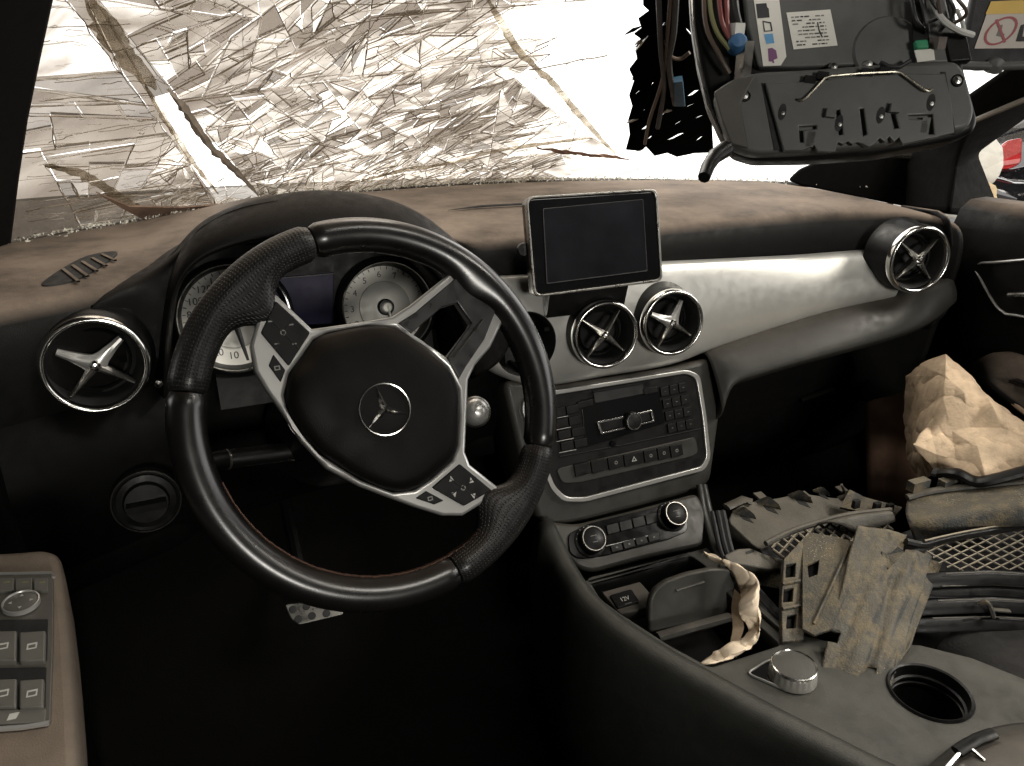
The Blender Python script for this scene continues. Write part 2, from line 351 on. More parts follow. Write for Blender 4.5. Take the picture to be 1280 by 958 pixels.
# ================================================================== dashboard
dash = thing('dashboard', (.50, .98, .40), 'dusty black dashboard with brushed silver trim strip, round air vents and screen', 'dashboard')
def yb(x): return 1.49 - .42 * ((x - .52) / .85) ** 2
CR = [(-.30, .80), (-.18, .845), (-.10, .885), (0, .935), (.10, .965), (.40, .985), (.92, .98), (1.03, .962), (1.09, .935), (1.13, .89), (1.155, .85), (1.2, .80)]
def yc(x): return sm(CR, x, .05)
def hoodw(x): return max(0, 1 - ((x - .145) / .21) ** 2) ** 1.2 if abs(x - .145) < .21 else 0
xs = [-.26 + i * .02 for i in range(71)] + [1.15]
rows = []
for x in xs:
    b, c, k = yb(x), yc(x), hoodw(x)
    e = max(0, (x - 1.10) / .05) ** 2 * .012
    col = []
    for t in (0, .08, .2, .35, .5, .65, .78, .88): 
        y = lerp(b + .06, c + .03, t); z = .788 + .006 * math.sin(math.pi * t) + k * .030 * math.sin(math.pi * min(1, t * 1.05)) ** 2
        z -= .02 if t == 0 else 0
        col.append(Vector((x, y, z - e)))
    for dy, z in ((.022, .786), (.008, .780), (-.003, .768), (-.008, .752), (-.010, .735), (-.008, .70), (0, .66), (.01, .60), (.02, .52), (.03, .44)):
        rc_ = max(0, min(1, (x + .045) / .03)) * max(0, min(1, (.35 - x) / .03)) * .075 * max(0, min(1, (.785 - z) / .02))   # recess for the instruments
        col.append(Vector((x, c + dy + rc_, z - e + (k * .03 if z > .77 else 0))))
    rows.append(col)
o = put('dash_pad', MB().grid(rows).mesh(ang=60), M['dash'], dash); mod_sub(o, 1); mod_solid(o, .004, -1)
# right end cap of the pad, rounded into the door side
o = put('end_cap', MB().grid(subgrid([
    [PY(1172, 264, .905), PY(1186, 276, .87), PY(1190, 310, .865), PY(1190, 350, .865), PY(1186, 385, .865), PY(1160, 412, .875)],
    [Vector((1.19, 1.02, .775)), Vector((1.2, 1.0, .76)), Vector((1.2, 1.0, .72)), Vector((1.2, 1.0, .68)), Vector((1.2, 1.0, .62)), Vector((1.19, 1.0, .58))]], 3, 4)).mesh(ang=60), M['dash'], dash); mod_solid(o, .004, 0)

# instrument hood: rolled arch round the dials
outer = [(193, 470), (203, 400), (215, 335), (240, 290), (280, 264), (330, 248), (400, 238), (470, 245), (520, 262), (560, 290), (595, 325), (625, 372), (640, 430)]
inner = [(206, 500), (207, 430), (215, 375), (234, 338), (268, 316), (325, 301), (400, 293), (468, 299), (512, 317), (545, 347), (570, 388), (584, 430), (590, 475)]
NA = 33
A1 = resample([Vector(p) for p in spline([PY(x, y, .925) for x, y in outer], 6)], NA)
A3 = resample([Vector(p) for p in spline([PY(x, y, .872) for x, y in inner], 6)], NA)
cen = Vector((.14, 0, .70))
hr = []
def sst(a, b, x): t = min(1, max(0, (x - a) / (b - a))); return t * t * (3 - 2 * t)
skirt, mid1, mid2 = [], [], []
for p in A1:
    w = sst(.775, .862, p.z); sgn = -1 if p.x < .145 else 1
    xl = p.x + sgn * (.12 if sgn < 0 else .075); leg = Vector((xl, yc(xl) - .002, min(p.z, .775)))
    tp = Vector((lerp(.145, p.x, 1.18), 1.19, .786))
    s_ = leg.lerp(tp, w); skirt.append(s_)
    mid1.append(s_.lerp(p, .38) + Vector((0, .004, -.012 * (1 - w) - .006 * w))); mid2.append(s_.lerp(p, .74) + Vector((0, .006, -.003)))
def relax(L, n):
    for _ in range(n): L = [L[0]] + [L[i] * .5 + (L[i - 1] + L[i + 1]) * .25 for i in range(1, len(L) - 1)] + [L[-1]]
    return L
skirt = relax(skirt, 12)
for s_ in skirt:
    if s_.y > yc(s_.x) + .03: s_.z = min(s_.z, .786)
    else: s_.y = max(s_.y, yc(s_.x) - .003)
mid1 = relax([s_.lerp(p, .36) + Vector((0, .002, -.008)) for s_, p in zip(skirt, A1)], 4); mid2 = relax([s_.lerp(p, .74) + Vector((0, .004, -.003)) for s_, p in zip(skirt, A1)], 2)
hr += [skirt, mid1, mid2]
hr.append([p + Vector((0, .03, -.001)) for p in A1])
hr.append(A1)
hr.append([a.lerp(b, .5) + (a - Vector((.14, a.y, .70))).normalized() * .004 + Vector((0, -.014, 0)) for a, b in zip(A1, A3)])
hr.append([a.lerp(b, .9) + Vector((0, -.006, .002)) for a, b in zip(A1, A3)])
hr.append(A3)
hr.append([b + (Vector((.14, b.y, .71)) - b) * .03 + Vector((0, .012, 0)) for b in A3])
hr.append([Vector((lerp(.135, b.x, .93), .975, lerp(.71, b.z, .93))) for b in A3])
o = put('instrument_hood', MB().grid(hr).mesh(ang=70), M['hood'], dash); mod_sub(o, 2); mod_solid(o, .003, -1)

# flank that carries the hood down into the left of the dash
FA = [PY(*q) for q in ((345, 252, .945), (300, 262, .94), (264, 278, .932), (238, 298, .922), (216, 335, .915), (205, 395, .905), (196, 460, .895))]
FB = [PZ(322, 250, .792), PZ(268, 272, .790), PZ(214, 302, .788), PZ(172, 330, .787), PY(128, 366, .895), PY(112, 394, .878), PY(150, 450, .880)]
ctl = [[a.lerp(b, t) + Vector((0, .006 * math.sin(math.pi * t), -.010 * math.sin(math.pi * t) * (1 if i < 4 else .3))) for i, (a, b) in enumerate(zip(FA, FB))] for t in (-.06, .0, .25, .5, .75, 1.0)]
ctl[-1] = [q + Vector((0, .004, -.004)) for q in ctl[-1]]
o = put('hood_flank', MB().grid(subgrid(ctl, 3, 4)).mesh(ang=80), M['hood'], dash); mod_solid(o, .003, -1)
# lower dash on the driver's side: knee panel rolling away into the dark
rows = []
for x in [-.26 + i * .06 for i in range(12)]:
    rows.append([Vector((x, yc(x) + dy, z)) for dy, z in ((.0, .67), (-.015, .60), (-.01, .55), (.01, .50), (.05, .45), (.12, .40), (.22, .36))])
o = put('knee_panel', MB().grid(rows).mesh(ang=60), M['dashlow'], dash); mod_solid(o, .004, -1)

# demister slot on the left of the dash top
dp = Pl(PZ(108, 338, .7900), (0, -.04, 1), (0, 1, 0))
dl = spline(dp.pts([(52, 358), (75, 340), (110, 322), (147, 317), (128, 334), (100, 350), (72, 358)]), 4, True)
o = plate('demister_vent', dp, [dl], .010, M['void'], dash, .0008, .0025)
for i in range(5):
    t = (i + .6) / 5.4; a = dp.hit(lerp(72, 138, t), lerp(343, 318, t)); b = dp.hit(lerp(84, 146, t) + 8, lerp(356, 320, t) + 4)
    put('vane', MB().tube([dp.w(*a, .0035), dp.w(*b, .0035)], .0022, 6, flat=.6).mesh(), M['dash'], o)
# defroster slit between windscreen and screen
o = put('defroster_slot', MB().tube([PZ(560, 263, .796), PZ(600, 258, .797), PZ(656, 255, .797), PZ(720, 250, .797)], lambda t: .005 * min(1, .2 + t * 3), 8, flat=.35, up=(0, 0, 1)).mesh(), M['void'], dash)

# ---------------------------------------------------------- satin trim strip
tt = [(602, 352, .95), (660, 349, .955), (700, 346, .958), (760, 338, .96), (830, 333, .96), (900, 329, .957), (1000, 323, .95), (1060, 318, .938), (1120, 314, .918)]
tb = [(592, 448, .935), (628, 470, .935), (680, 482, .937), (760, 470, .94), (840, 456, .94), (900, 434, .94), (1000, 401, .93), (1060, 385, .915), (1116, 373, .90)]
T = [PY(*p) for p in tt]; B = [PY(*p) for p in tb]
ctl = []
for k, (t, bul) in enumerate(((-.03, -.012), (0, 0), (.2, .008), (.45, .013), (.7, .012), (.92, .006), (1, -.002), (1.03, -.014))):
    ctl.append([a.lerp(b, t) + Vector((0, -bul, 0)) for a, b in zip(T, B)])
tr = MB().grid(subgrid(ctl, 3, 5)).mesh(ang=60)
bm = bmesh.new(); bm.from_mesh(tr); bmesh.ops.solidify(bm, geom=list(bm.faces), thickness=.006); bmesh.ops.recalc_face_normals(bm, faces=bm.faces); bm.to_mesh(tr); bm.free()
hp = Pl(PY(655, 430, .94), (-.05, -1, .06))
tr = bool_cut(tr, MB().lathe([(0.0, -.08), (.046, -.08), (.046, .08), (0.0, .08)], hp, 40).mesh(ang=0))
for vx, vy in ((757, 419), (841, 404)):
    q = Pl(PY(vx, vy, .905), (-.12, -1, .10)); tr = bool_cut(tr, MB().lathe([(0.0, -.10), (.046, -.10), (.046, .06), (0.0, .06)], q, 40).mesh(ang=0))
put('decor_trim', tr, M['alu'], dash)
o = put('empty_vent_hole', MB().lathe([(.0475, .004), (.046, .0055), (.045, .003), (.043, -.05), (.0, -.052)], hp, 40).mesh(), M['void'], dash, label='dark round hole where an air vent is missing')
for a in (25, 145, 265):
    put('clip_tab', MB().box(hp.w(.040 * math.cos(R_(a)), .040 * math.sin(R_(a)), -.02), (.008, .03, .006)).mesh(), M['black'], o)

# ---------------------------------------------------------- round air vents
def vent(px, py, Y, n, r, rot, bright, housing=.03, cat=None):
    pl = Pl(PY(px, py, Y), n); k = r / .05
    hs = put('air_vent', MB().lathe([(r * .97, -.004), (r * 1.02, -.010), (r * 1.03, -housing), (r * 1.12, -housing - .012), (r * .9, -housing - .013)], pl, 56).mesh(ang=50), M['black'], dash)
    put('chrome_ring', MB().lathe([(r * .86, -.010), (r * .875, .001), (r * .90, .0045), (r * .95, .005), (r * .995, .001), (r * 1.01, -.006), (r * .97, -.011)], pl, 64, closed=True).mesh(ang=80), M['chrome'], hs)
    put('throat', MB().lathe([(r * .87, -.004), (r * .80, -.012), (r * .74, -.03), (r * .45, -.042), (0, -.046)], pl, 48).mesh(), M['void'], hs)
    put('inner_ring', MB().lathe([(r * .60, -.022), (r * .64, -.020), (r * .66, -.024), (r * .60, -.026)], pl, 40, closed=True).mesh(), M['black'], hs)
    for i, a in enumerate(rot):
        a = R_(a); d = Vector((math.cos(a), math.sin(a))); q = Vector((-d.y, d.x)); b = bright[i]
        L = r * (.70 if b == 2 else .80); w0, w1 = (.0058, .0035) if b == 2 else (.0042, .0016)
        w0 *= k; w1 *= k; rows = []
        for t in (0, .3, .7, 1):
            c = d * (L * t + .0005); w = lerp(w0, w1, t) * (1 + (.9 * (1 - t) ** 3 if b == 2 else .3 * (1 - t) ** 3)); zt = lerp(.002, -.004, t); zb = -.016
            rows.append([pl.w(*(c - q * w), zt - .003), pl.w(*(c - q * w * .35), zt), pl.w(*(c + q * w * .35), zt), pl.w(*(c + q * w), zt - .003), pl.w(*(c + q * w * .7), zb), pl.w(*(c - q * w * .7), zb)])
        put('vane', MB().grid(rows, close_v=True, caps=True).mesh(ang=30), M['silver'] if b == 2 else M['ventgrey'], hs)
    put('hub', MB().lathe([(0, .006), (.003 * k, .0055), (.0055 * k, .002), (.006 * k, -.016)], pl, 16).mesh(), M['chrome'], hs)
    return hs
M['ventgrey'] = mk('vent_grey', (.28, .27, .25), .32, metal=.9)
vent(119, 457, .850, (.04, -1, .06), .0515, (152, 40, 228, 322), (2, 2, 0, 1))
vent(757, 419, .905, (-.12, -1, .10), .0495, (145, 55, 230, 318), (1, 1, 1, 1))
vent(841, 404, .905, (-.12, -1, .10), .0495, (155, 62, 240, 325), (2, 2, 1, 1))
vent(1149, 325, .860, (-.22, -1, .04), .0535, (140, 45, 225, 312), (1, 1, 1, 1), .045)

# ---------------------------------------------------------- lower pad and glove box, passenger side
up = [(884, 446, .935), (900, 436, .935), (950, 418, .932), (1000, 402, .925), (1060, 386, .91), (1120, 372, .895), (1160, 360, .872), (1188, 348, .862)]
lp = [(900, 520, .90), (915, 482, .90), (950, 468, .895), (1000, 453, .885), (1060, 437, .875), (1120, 420, .866), (1160, 404, .858), (1188, 380, .860)]
U_ = [PY(*p) for p in up]; L_ = [PY(*p) for p in lp]
ctl = [[a + Vector((0, .03, .0)) for a in U_], U_, [a.lerp(b, .35) + Vector((0, -.010, 0)) for a, b in zip(U_, L_)], [a.lerp(b, .8) + Vector((0, -.010, 0)) for a, b in zip(U_, L_)], L_, [b + Vector((0, .02, -.012)) for b in L_], [b + Vector((0, .10, -.018)) for b in L_]]
o = put('lower_pad', MB().grid(subgrid(ctl, 3, 4)).mesh(ang=60), M['stack'], dash); mod_solid(o, .003, 0)
rows = [[Vector((x, y + .02 * ((x - .95) / .25) ** 2, z)) for x in [.72 + i * .04 for i in range(13)]] for y, z in ((.99, .58), (.965, .55), (.955, .50), (.97, .42), (1.0, .34), (1.05, .28))]
o = put('glove_box_lid', MB().grid(rows).mesh(ang=60), M['dashlow'], dash); mod_solid(o, .006, -1)
put('glove_box_handle', MB().tube([PY(1000, 500, .952), PY(1040, 486, .945)], .008, 10, flat=.5).mesh(), M['dashlow'], o)
# ================================================================== instruments
gp = Pl((.13, .945, .735), (0, -.97, .24))
def gauge(px, py, r, name, nums, extra):
    u, v = gp.hit(px, py); pl = Pl(gp.w(u, v), gp.n)
    g = put(name, MB().lathe([(r * 1.22, .004), (r * 1.20, .020), (r * 1.10, .023), (r * 1.03, .010), (r, .001)], pl, 64).mesh(ang=60), M['black'], dash)
    put('chrome_rim', MB().lathe([(r * 1.07, .0215), (r * 1.09, .0245), (r * 1.12, .0235), (r * 1.10, .020)], pl, 64, closed=True).mesh(), M['chrome'], g)
    put('dial_face', MB().disc(pl, r * 1.02, .0010, 64).mesh(ang=0), M['dial'], g)
    put('dial_centre', MB().lathe([(r * .64, .001), (r * .63, .003), (0, .0034)], pl, 48).mesh(), M['dialg'], g)
    for s, a in nums:
        a = R_(a); text('numeral', s, pl, r * .80 * math.cos(a), r * .80 * math.sin(a), r * .21, M['ink'], g, .0012)
    mb = MB()
    for k in range(-45, 226, 9):
        a = R_(k); w = .0012 if k % 27 == 0 else .0007; d = Vector((math.cos(a), math.sin(a))); q = Vector((-d.y, d.x)) * w / 2
        c0, c1 = d * r * .92, d * r * .99
        mb.add([pl.w(*(c0 - q), .0013), pl.w(*(c0 + q), .0013), pl.w(*(c1 + q), .0013), pl.w(*(c1 - q), .0013)], [(0, 1, 2, 3)])
    put('scale_marks', mb.mesh(ang=0), M['ink'], g)
    put('needle_hub', MB().lathe([(r * .20, .003), (r * .20, .008), (r * .17, .010), (0, .0105)], pl, 32).mesh(), M['black'], g)
    return g, pl
g1, p1 = gauge(292, 397, .057, 'speedometer', [('10', 262), ('20', 240), ('30', 222), ('40', 205), ('60', 188), ('80', 170), ('100', 150), ('120', 128), ('140', 106), ('160', 84)], 0)
put('needle', MB().add([p1.w(-.004, -.004, .011), p1.w(.004, -.003, .011), p1.w(.010, -.052, .011), p1.w(.007, -.052, .011), p1.w(0, 0, .014)], [(0, 1, 4), (1, 2, 4), (2, 3, 4), (3, 0, 4), (0, 3, 2, 1)]).mesh(ang=0), M['ink'], g1)
g2, p2 = gauge(481, 384, .052, 'tachometer', [('1', 232), ('2', 205), ('3', 178), ('4', 150), ('5', 122), ('6', 94), ('7', 66)], 0)
put('needle', MB().lathe([(.0065, .008), (.0065, .013), (.005, .015), (0, .0155)], p2, 24).mesh(), M['dial'], g2)
put('needle_pointer', MB().add([p2.w(-.001, .004, .015), p2.w(.0022, .004, .015), p2.w(.006, -.034, .013), p2.w(.0045, -.034, .013), p2.w(.0005, 0, .017)], [(0, 1, 4), (1, 2, 4), (2, 3, 4), (3, 0, 4), (0, 3, 2, 1)]).mesh(ang=0), M['dial'], g2)
cl = put('cluster_panel', MB().grid([[gp.w(u, v, -.003 - (0 if abs(u) < .15 else .01)) for u in (-.135, -.11, -.07, 0, .07, .12, .155)] for v in (-.09, -.05, 0, .04, .075)]).mesh(), M['void'], dash)
lc = pxplate('cluster_display', gp, [[(318, 322), (408, 320), (417, 326), (417, 405), (318, 410)]], .006, M['lcd'], dash, .001, .006, r=.004)
put('display_line', MB().tube([gp.wp(336, 349, .008), gp.wp(417, 342, .008)], .0012, 6).mesh(), M['chrome'], lc)
pxplate('display_header', gp, [[(336, 322), (410, 320), (417, 326), (417, 340), (336, 347)]], .001, M['void'], lc, 0, .0066)
lower = put('cluster_lower_trim', MB().grid(subgrid([[gp.w(u, -.074 - .006 * math.cos(u * 18), .012) for u in (-.12, -.06, 0, .06, .12)], [gp.w(u, -.088, .030) for u in (-.12, -.06, 0, .06, .12)], [gp.w(u, -.11, .040) for u in (-.12, -.06, 0, .06, .12)]], 3, 3)).mesh(), M['void'], dash)

# ================================================================== multimedia screen
scp = Pl(PY(745, 300, .905), (-.04, -.965, .25))
so = [(658, 247), (820, 237), (827, 351), (668, 371)]
o_out = fillet(scp.pts(so, .0), .010, 5)
scr = plate('display_screen', scp, [o_out], .022, M['gloss'], dash, .004, 0)
ins = lambda L, k: [tuple(Vector(p) + (Vector((sum(q[0] for q in L) / len(L), sum(q[1] for q in L) / len(L))) - Vector(p)).normalized() * k) for p in L]
plate('silver_frame', scp, [fillet([tuple(p) for p in scp.pts([(657, 246), (821, 236), (828, 352), (667, 372)])], .011, 5), fillet(scp.pts([(659.5, 249), (818.5, 239), (825.5, 349), (669.5, 369)]), .010, 5)], .010, M['ventgrey'], scr, .0008, .0018)
plate('screen_glass', scp, [fillet(scp.pts([(679, 262), (803, 250), (808, 338), (684, 354)]), .002)], .001, M['screen'], scr, .0002, .0008)
plate('screen_edge', scp, [fillet(scp.pts([(678, 261), (803.5, 249.3), (809, 339.3), (683, 355.3)]), .002), fillet(scp.pts([(679, 262), (803, 250), (808, 338), (684, 354)]), .002)], .0012, M['rubber'], scr, .0003, .0012)
put('screen_foot', MB().grid([[scp.w(u, v, h) for u, v, h in ((-.06, -.05, -.02), (.06, -.05, -.02), (.06, -.10, -.05), (-.06, -.10, -.05))], [scp.w(u, v, h) for u, v, h in ((-.06, .02, -.02), (.06, .02, -.02), (.06, -.05, -.10), (-.06, -.05, -.10))]], close_v=True, caps=True).mesh(), M['black'], scr)
put('side_stop', MB().lathe([(0, .004), (.008, .003), (.009, -.01)], Pl(PY(655, 312, .925), (-.3, -1, .2)), 16).mesh(), M['black'], scr)

# ================================================================== centre stack
rp = Pl((.58, .9117, .51), (0, -.953, .302))
stk = pxplate('centre_stack', rp, [[(628, 474), (690, 483), (770, 471), (850, 458), (890, 447), (908, 452), (903, 500), (895, 560), (889, 604), (868, 616), (790, 637), (720, 655), (676, 660), (655, 590)]], .10, M['stack'], dash, .008, -.004, r=.02)
fo = [(655, 496), (690, 488.5), (858, 462), (874, 469), (882, 520), (887.5, 572), (880, 588), (730, 627.5), (703, 627), (688, 612), (668, 560), (651, 512)]
fi = [(659, 500), (692, 494), (857, 467), (869, 473), (877, 520), (882, 571), (876, 583), (730, 621.5), (707, 621.5), (693, 608), (673, 558), (656, 514)]
rad = pxplate('radio', rp, [fi], .02, M['btn'], dash, .001, 0, r=.008)
plate('chrome_frame', rp, [fillet(rp.pts(fo), .010, 4), fillet(rp.pts(fi), .009, 4)], .014, M['silver'], rad, .0012, .003)
# local axes of the radio follow its printed rows
def btn(pl, quad, t, mat, par, name='button', bevel=.0008, h=.003, r=.0012):
    return pxplate(name, pl, [quad], t, mat, par, bevel, h, r=r)
def quadrow(a, b, hgt, n, gap):
    """n quads along the pixel line a->b"""
    out = []; dx, dy = (b[0] - a[0]) / n, (b[1] - a[1]) / n; hx, hy = hgt
    for i in range(n):
        x0, y0 = a[0] + dx * i + gap * dx, a[1] + dy * i + gap * dy; x1, y1 = a[0] + dx * (i + 1) - gap * dx, a[1] + dy * (i + 1) - gap * dy
        out.append([(x0, y0), (x1, y1), (x1 + hx, y1 + hy), (x0 + hx, y0 + hy)])
    return out
btn(rp, [(726, 500), (822, 483), (831, 529), (733, 559)], .002, M['gloss'], rad, 'gloss_panel', .0004, .0022, .002)
btn(rp, [(742, 491), (803, 480), (806, 492), (744, 504)], .001, M['void'], rad, 'disc_slot', .0002, .003, .001)
btn(rp, [(741, 489), (803, 478), (803.5, 480), (741.5, 491)], .003, M['btn'], rad, 'slot_lip', .0004, .005, .0005)
for i in range(4):
    y = 485 + i * 15.2; x = 825 + i * 3.0
    for q in quadrow((x, y), (x + 34, y - 7.4), (1.6, 11.5), 3, .05):
        b = btn(rp, q, .004, M['btn'], rad, 'keypad_key', .0009, .0045)
        cx, cy_ = sum(p[0] for p in q) / 4, sum(p[1] for p in q) / 4
        put('key_mark', MB().box((0, 0, 0), (.0028, .0007, .0003)).mesh(ang=0), M['printd'], b, rp.M @ Matrix.Translation((*rp.hit(cx, cy_, .0045), .0047)))
for i in range(4):
    y = 512 + i * 14; x = 690 + i * 3.4
    for q in quadrow((x, y), (x + 34, y - 7), (1.5, 10.5), 2, .04):
        b = btn(rp, q, .004, M['btn'], rad, 'source_key', .0009, .0045)
    if i < 4: put('chrome_line', MB().tube([rp.wp(x - 1, y + 12.2, .004), rp.wp(x + 20, y + 8.2, .004)], .0006, 5).mesh(), M['silver'], rad)
btn(rp, [(804, 486), (821, 483), (823, 490), (806, 494)], .004, M['btn'], rad, 'source_key', .0008, .0045)
btn(rp, [(722, 503), (741, 499), (742, 507), (724, 511)], .004, M['btn'], rad, 'source_key', .0008, .0045)
# rocker bar with round knob
plate('rocker_frame', rp, [fillet(rp.pts([(744, 527), (813, 512), (816, 527), (749, 543)]), .002), fillet(rp.pts([(747, 529), (811, 515), (813.5, 525.5), (751, 540)]), .0015)], .004, M['chrome'], rad, .0005, .006)
btn(rp, [(747, 529), (811, 515), (813.5, 525.5), (751, 540)], .003, M['btn'], rad, 'rocker_key', .0005, .005)
kp = Pl(rp.wp(786, 526, .0), rp.n)
k = put('volume_knob', MB().lathe([(.0145, .002), (.0142, .012), (.0125, .015), (.0105, .0158)], kp, 40).mesh(ang=50), M['black'], rad)
put('knob_ring', MB().lathe([(.0108, .0155), (.0112, .0172), (.0126, .0170), (.0132, .0148)], kp, 40, closed=True).mesh(), M['chrome'], rad)
put('knob_cap', MB().lathe([(.0108, .0160), (.0095, .0168), (0, .0172)], kp, 40).mesh(), M['btn'], rad)
put('badge', MB().lathe([(0, .004), (.0045, .0036), (.005, .002)], Pl(rp.wp(765, 555, 0), rp.n), 20).mesh(), M['gloss'], rad)
put('seam_line', MB().tube([rp.wp(700, 571, .0022), rp.wp(780, 556, .0022), rp.wp(876, 536, .0022)], .0008, 5).mesh(), M['void'], rad)
# switch row in its pill-shaped recess
plate('switch_recess', rp, [fillet(rp.pts([(694, 586), (868, 546), (872, 566), (862, 571), (724, 603), (702, 604)]), .008)], .002, M['stack'], rad, .0008, .0026)
bx = [717, 738, 759, 779, 804, 821, 837, 853]
for i, (a, b) in enumerate(zip(bx, bx[1:])):
    ya, yb_ = 581.5 - (a - 717) * .198, 581.5 - (b - 717) * .198
    q = [(a + .7, ya), (b - .7, yb_), (b + 1.5, yb_ + 14), (a + 3, ya + 15)]
    s = btn(rp, q, .006, M['btn'], rad, 'switch', .0009, .0065, .001)
    c = rp.hit(sum(p[0] for p in q) / 4, sum(p[1] for p in q) / 4, .0065)
    if i == 3:
        tri = [(c[0] + .0052 * math.cos(R_(a)), c[1] - .0008 + .0052 * math.sin(R_(a))) for a in (90, 210, 330)]; tri2 = [(c[0] + .003 * math.cos(R_(a)), c[1] - .0008 + .003 * math.sin(R_(a))) for a in (90, 210, 330)]
        plate('hazard_triangle', rp, [tri, tri2], .0003, M['print'], s, 0, .0068)
    elif i > 1: plate('switch_mark', rp, [circ(.0026, 16, *c), circ(.0016, 16, *c)], .0003, M['printd'], s, 0, .0068)

# climate panel below
hpn = Pl((.55, .845, .372), (0, -.70, .71))
cp = pxplate('climate_panel', hpn, [[(676, 650), (720, 655), (790, 638), (872, 616), (884, 640), (882, 682), (800, 700), (742, 716), (724, 712), (700, 690)]], .05, M['stack'], dash, .006, -.002, r=.012)
pxplate('dark_fascia', hpn, [[(710, 668), (735, 655), (840, 629), (858, 636), (860, 664), (840, 673), (760, 694), (725, 699), (712, 692)]], .004, M['gloss'], cp, .001, .001, r=.008)
for q in quadrow((757, 657), (822, 640), (2.5, 12), 4, .04): btn(hpn, q, .004, M['btn'], cp, 'climate_key', .0008, .0035)
for q in quadrow((762, 682), (824, 665), (2.5, 9), 4, .06):
    s = btn(hpn, q, .003, M['btn'], cp, 'climate_key', .0006, .003)
    put('key_mark', MB().box((0, 0, 0), (.003, .002, .0003)).mesh(ang=0), M['printd'], s, hpn.M @ Matrix.Translation((*hpn.hit(sum(p[0] for p in q) / 4, sum(p[1] for p in q) / 4, .003), .0033)))
put('chrome_line', MB().tube([hpn.wp(757, 683, .002), hpn.wp(822, 667, .002)], .0007, 5).mesh(), M['silver'], cp)
for x, y in ((737, 677), (839, 646)):
    kp = Pl(hpn.wp(x, y, 0), hpn.n)
    k = put('temperature_knob', MB().lathe([(.024, 0), (.0235, .003), (.0195, .004), (.019, .016), (.0175, .018)], kp, 48).mesh(ang=50), M['black'], cp)
    put('knob_ring', MB().lathe([(.0165, .0175), (.0168, .0190), (.0178, .0190), (.0188, .0168)], kp, 48, closed=True).mesh(), M['ventgrey'], k)
    put('knob_cap', MB().lathe([(.0166, .0175), (.0150, .0186), (0, .0188)], kp, 48).mesh(), M['btn'], k)
    put('knob_mark', MB().box((0, 0, 0), (.010, .0008, .0003)).mesh(ang=0), M['printd'], k, kp.M @ Matrix.Translation((0, .004, .0190)))
    put('knob_mark', MB().box((0, 0, 0), (.008, .0008, .0003)).mesh(ang=0), M['printd'], k, kp.M @ Matrix.Translation((0, -.005, .0190)))
    for a in range(0, 180, 20):
        put('scale_dot', MB().box((0, 0, 0), (.0012, .0012, .0003)).mesh(ang=0), M['print'], k, kp.M @ Matrix.Translation((.0216 * math.cos(R_(a)), .0216 * math.sin(R_(a)), .0038)))

# light switch on the knee panel
lp_ = Pl(PY(183, 626, .845), (.05, -1, .12))
k = put('light_switch', MB().lathe([(.036, -.01), (.036, .002), (.033, .004), (.030, .002)], lp_, 48).mesh(), M['black'], dash)
put('switch_ring', MB().lathe([(.0345, .004), (.0352, .0052), (.036, .004), (.0352, .003)], lp_, 48, closed=True).mesh(), M['ventgrey'], k)
put('switch_face', MB().lathe([(.031, .002), (.024, .004), (.022, .010), (0, .011)], lp_, 40).mesh(), M['black'], k)
put('switch_grip', MB().box(lp_.w(0, 0, .016), (.040, .012, .008)).mesh(), M['btn'], k)
put('chrome_stud', MB().lathe([(0, .005), (.004, .003), (.005, -.004)], Pl(PY(198, 480, .865), (0, -1, .2)), 16).mesh(), M['chrome'], dash)

# ================================================================== steering column and stalks
el, az = R_(26), R_(4)
WC = Vector((.146, .662, .703)); wn = Vector((math.sin(az) * math.cos(el), -math.cos(az) * math.cos(el), math.sin(el)))
wp = Pl(WC, wn)
col_ = thing('steering_column', wp.w(0, 0, -.12), 'dark steering column shroud with stalks behind the wheel', 'steering column')
put('shroud', MB().lathe([(.0, -.035), (.055, -.035), (.062, -.05), (.066, -.12), (.075, -.26)], wp, 40).mesh(), M['black'], col_)
a, b, c = PD(252, 580, .80), PD(285, 574, .82), PD(400, 560, .87)
st = put('indicator_stalk', MB().tube([c, b, b.lerp(a, .05), a], lambda t: .0105, 16).mesh(ang=60), M['black'], col_)
put('stalk_ring', MB().tube([b, b.lerp(a, .08)], .0112, 16).mesh(), M['ventgrey'], st)
put('stalk_tip', MB().tube([a, a + (a - b).normalized() * .002], .0098, 16).mesh(), M['silver'], st)
e = PD(594, 515, .80); tip = Pl(e, (CAM - e))
sg = put('gear_stalk', MB().tube([e + Vector((0, .03, 0)), e + Vector((-.03, .06, -.005)), PD(520, 520, .92)], .009, 12).mesh(), M['black'], col_)
put('stalk_knob', MB().lathe([(0, .010), (.006, .009), (.011, .006), (.0145, 0), (.0145, -.012), (.010, -.03)], tip, 32).mesh(ang=60), M['silver'], sg)
put('stalk_collar', MB().lathe([(.0150, -.004), (.0165, -.006), (.0165, -.012), (.0150, -.014)], tip, 32, closed=True).mesh(), M['ventgrey'], sg)

